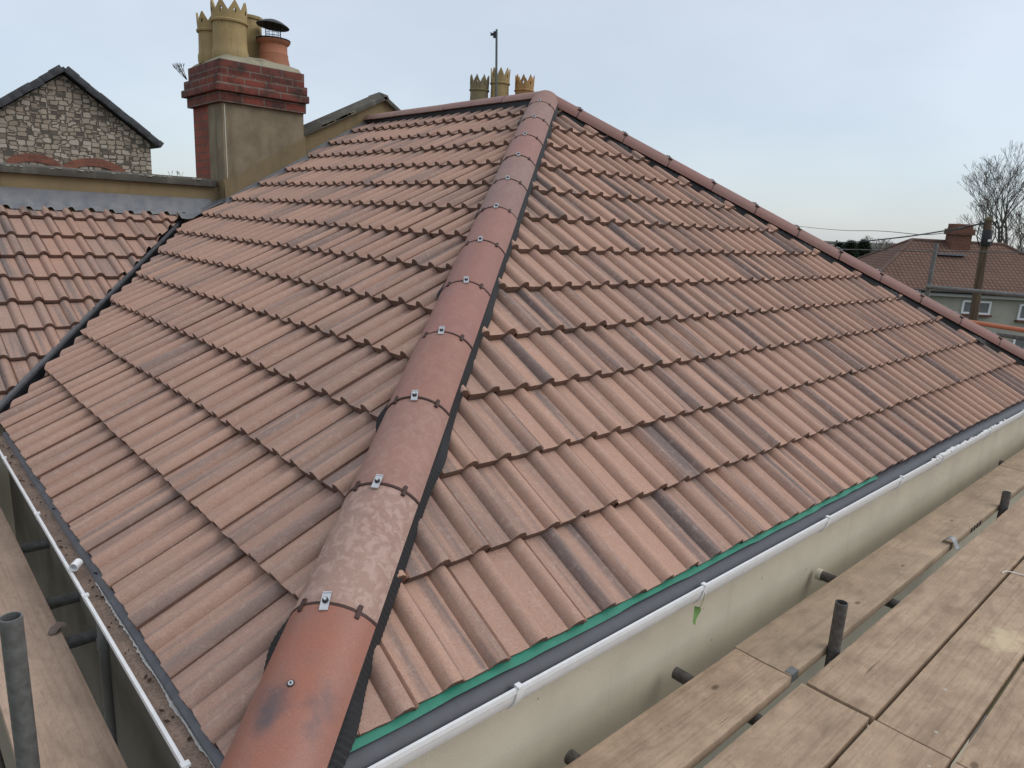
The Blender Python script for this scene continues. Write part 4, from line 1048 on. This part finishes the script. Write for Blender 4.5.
M['needle']=m_plain('conifer_needles',(.030,.045,.025),.9,.1,var=.5,scale=2,dark=(.012,.02,.012))
def conifer(u,v,dep,w,seed,label):
    top=D(u,v,dep); base=Vector((top.x,top.y,GZ)); H=top.z-GZ; rnd=random.Random(seed)
    t=thing('conifer',label,'tree',tuple(base),'dark conifers beyond the roof')
    MB().tube(base,base+Vector((0,0,H*.9)),.25,.04,8).build('trunk',M['bark'],t)
    mb=MB()
    for i in range(4200):
        h=rnd.random()**.8; rr=w*(1-h)**.75*(.55+.45*rnd.random())*(1+.25*math.sin(h*17+seed)); a=rnd.uniform(0,2*PI)
        c=base+Vector((rr*math.cos(a),rr*math.sin(a),.6+h*(H-.6))); s_=rnd.uniform(.15,.32)
        d=Vector((math.cos(a)+rnd.uniform(-.6,.6),math.sin(a)+rnd.uniform(-.6,.6),rnd.uniform(-.5,.9))).normalized(); e=d.orthogonal().normalized()
        mb.add([c-e*s_*.3,c+d*s_*1.4,c+e*s_*.3,c-d*s_*.2+Vector((0,0,-s_*.3))],[(0,1,2,3)])
    mb.build('crown',M['needle'],t)
conifer(851,241.5,72,3.2,3,'dark conifer standing left of its taller darker neighbour')
conifer(864,240.5,74,3.0,4,'dark pointed conifer nearest the far hipped roof')
conifer(840,243,78,3.0,8,'dark conifer mostly hidden behind the tiled hip')
# distant hedgerow
mb=MB(); rnd=random.Random(2)
for i in range(9000):
    t=rnd.random(); a=R(38+50*t); rr=190+rnd.uniform(-8,8); h=abs(rnd.gauss(0,1))*2.2+.5+2.2*max(0,mn.noise(Vector((t*22,1,0)))); c=Vector((CAM.x+math.sin(a)*rr,CAM.y+math.cos(a)*rr,GZ+min(h,6.8))); s_=rnd.uniform(.3,.8)
    d=Vector((rnd.uniform(-1,1),rnd.uniform(-1,1),rnd.uniform(-1,1))).normalized(); e=d.orthogonal()
    mb.add([c-e*s_,c+d*s_,c+e*s_,c-d*s_],[(0,1,2,3)])
o=mb.build('far_hedgerow',m_plain('hedge_brown',(.075,.075,.055),.95,.1,var=.4,scale=.5)); o['kind']='stuff'; tag(o,'distant brown hedgerow and scrub along the horizon','hedge')

# ------------------------------------------------------------------ light, sky, camera
sc=bpy.context.scene
w=bpy.data.worlds.new('World'); sc.world=w; w.use_nodes=True; nt=w.node_tree; nt.nodes.clear()
out=nt.nodes.new('ShaderNodeOutputWorld'); bg=nt.nodes.new('ShaderNodeBackground'); bg2=nt.nodes.new('ShaderNodeBackground')
sky=nt.nodes.new('ShaderNodeTexSky'); sky.sky_type='NISHITA'; sky.sun_disc=False; SE,SR=R(44),R(140); sky.sun_elevation=SE; sky.sun_rotation=SR; sky.dust_density=.8; sky.air_density=.9
nt.links.new(sky.outputs[0],bg.inputs[0]); bg.inputs[1].default_value=.05
tc=nt.nodes.new('ShaderNodeTexCoord'); sp_=nt.nodes.new('ShaderNodeSeparateXYZ'); nt.links.new(tc.outputs['Generated'],sp_.inputs[0])
nz=nt.nodes.new('ShaderNodeTexNoise'); nz.inputs['Scale'].default_value=2.2; nz.inputs['Detail'].default_value=5; 
mp=nt.nodes.new('ShaderNodeMapping'); mp.inputs['Scale'].default_value=(1,1,2.2); nt.links.new(tc.outputs['Generated'],mp.inputs[0]); nt.links.new(mp.outputs[0],nz.inputs['Vector'])
cr=nt.nodes.new('ShaderNodeValToRGB'); e=cr.color_ramp.elements
e[0].position=0.0; e[0].color=(.50,.545,.60,1); e[1].position=.36; e[1].color=(.74,.77,.795,1)
el=cr.color_ramp.elements.new(1.0); el.color=(.87,.88,.895,1)
nt.links.new(sp_.outputs['Z'],cr.inputs[0])
mx=nt.nodes.new('ShaderNodeMix'); mx.data_type='RGBA'; mx.blend_type='MULTIPLY'; mx.inputs[0].default_value=1
c2=nt.nodes.new('ShaderNodeValToRGB'); e2=c2.color_ramp.elements; e2[0].position=.38; e2[0].color=(.87,.885,.90,1); e2[1].position=.64; e2[1].color=(1.04,1.03,1.02,1)
nt.links.new(nz.outputs[0],c2.inputs[0]); nt.links.new(cr.outputs[0],mx.inputs[6]); nt.links.new(c2.outputs[0],mx.inputs[7])
nt.links.new(mx.outputs[2],bg2.inputs[0]); bg2.inputs[1].default_value=.80
ad=nt.nodes.new('ShaderNodeAddShader'); nt.links.new(bg.outputs[0],ad.inputs[0]); nt.links.new(bg2.outputs[0],ad.inputs[1]); nt.links.new(ad.outputs[0],out.inputs[0])
sun=bpy.data.lights.new('sun','SUN'); sun.energy=1.25; sun.angle=R(45); sun.color=(1,.96,.91); so=bpy.data.objects.new('sun',sun); C.objects.link(so)
# sky's sun_rotation is measured clockwise from +Y
sdv=Vector((math.sin(SR)*math.cos(SE),math.cos(SR)*math.cos(SE),math.sin(SE)))
so.rotation_euler=(-sdv).to_track_quat('-Z','Y').to_euler()
cam=bpy.data.cameras.new('camera'); cam.sensor_width=36; cam.lens=FPX/1024*36; cam.clip_start=.05; cam.clip_end=6000
co=bpy.data.objects.new('camera',cam); C.objects.link(co)
m=Matrix((RT,UP,-FW)).transposed().to_4x4(); m.translation=CAM; co.matrix_world=m; sc.camera=co
sc.view_settings.view_transform='Standard'; sc.view_settings.look='None'; sc.view_settings.exposure=.10; sc.view_settings.gamma=1
sc.render.resolution_x=1024; sc.render.resolution_y=768
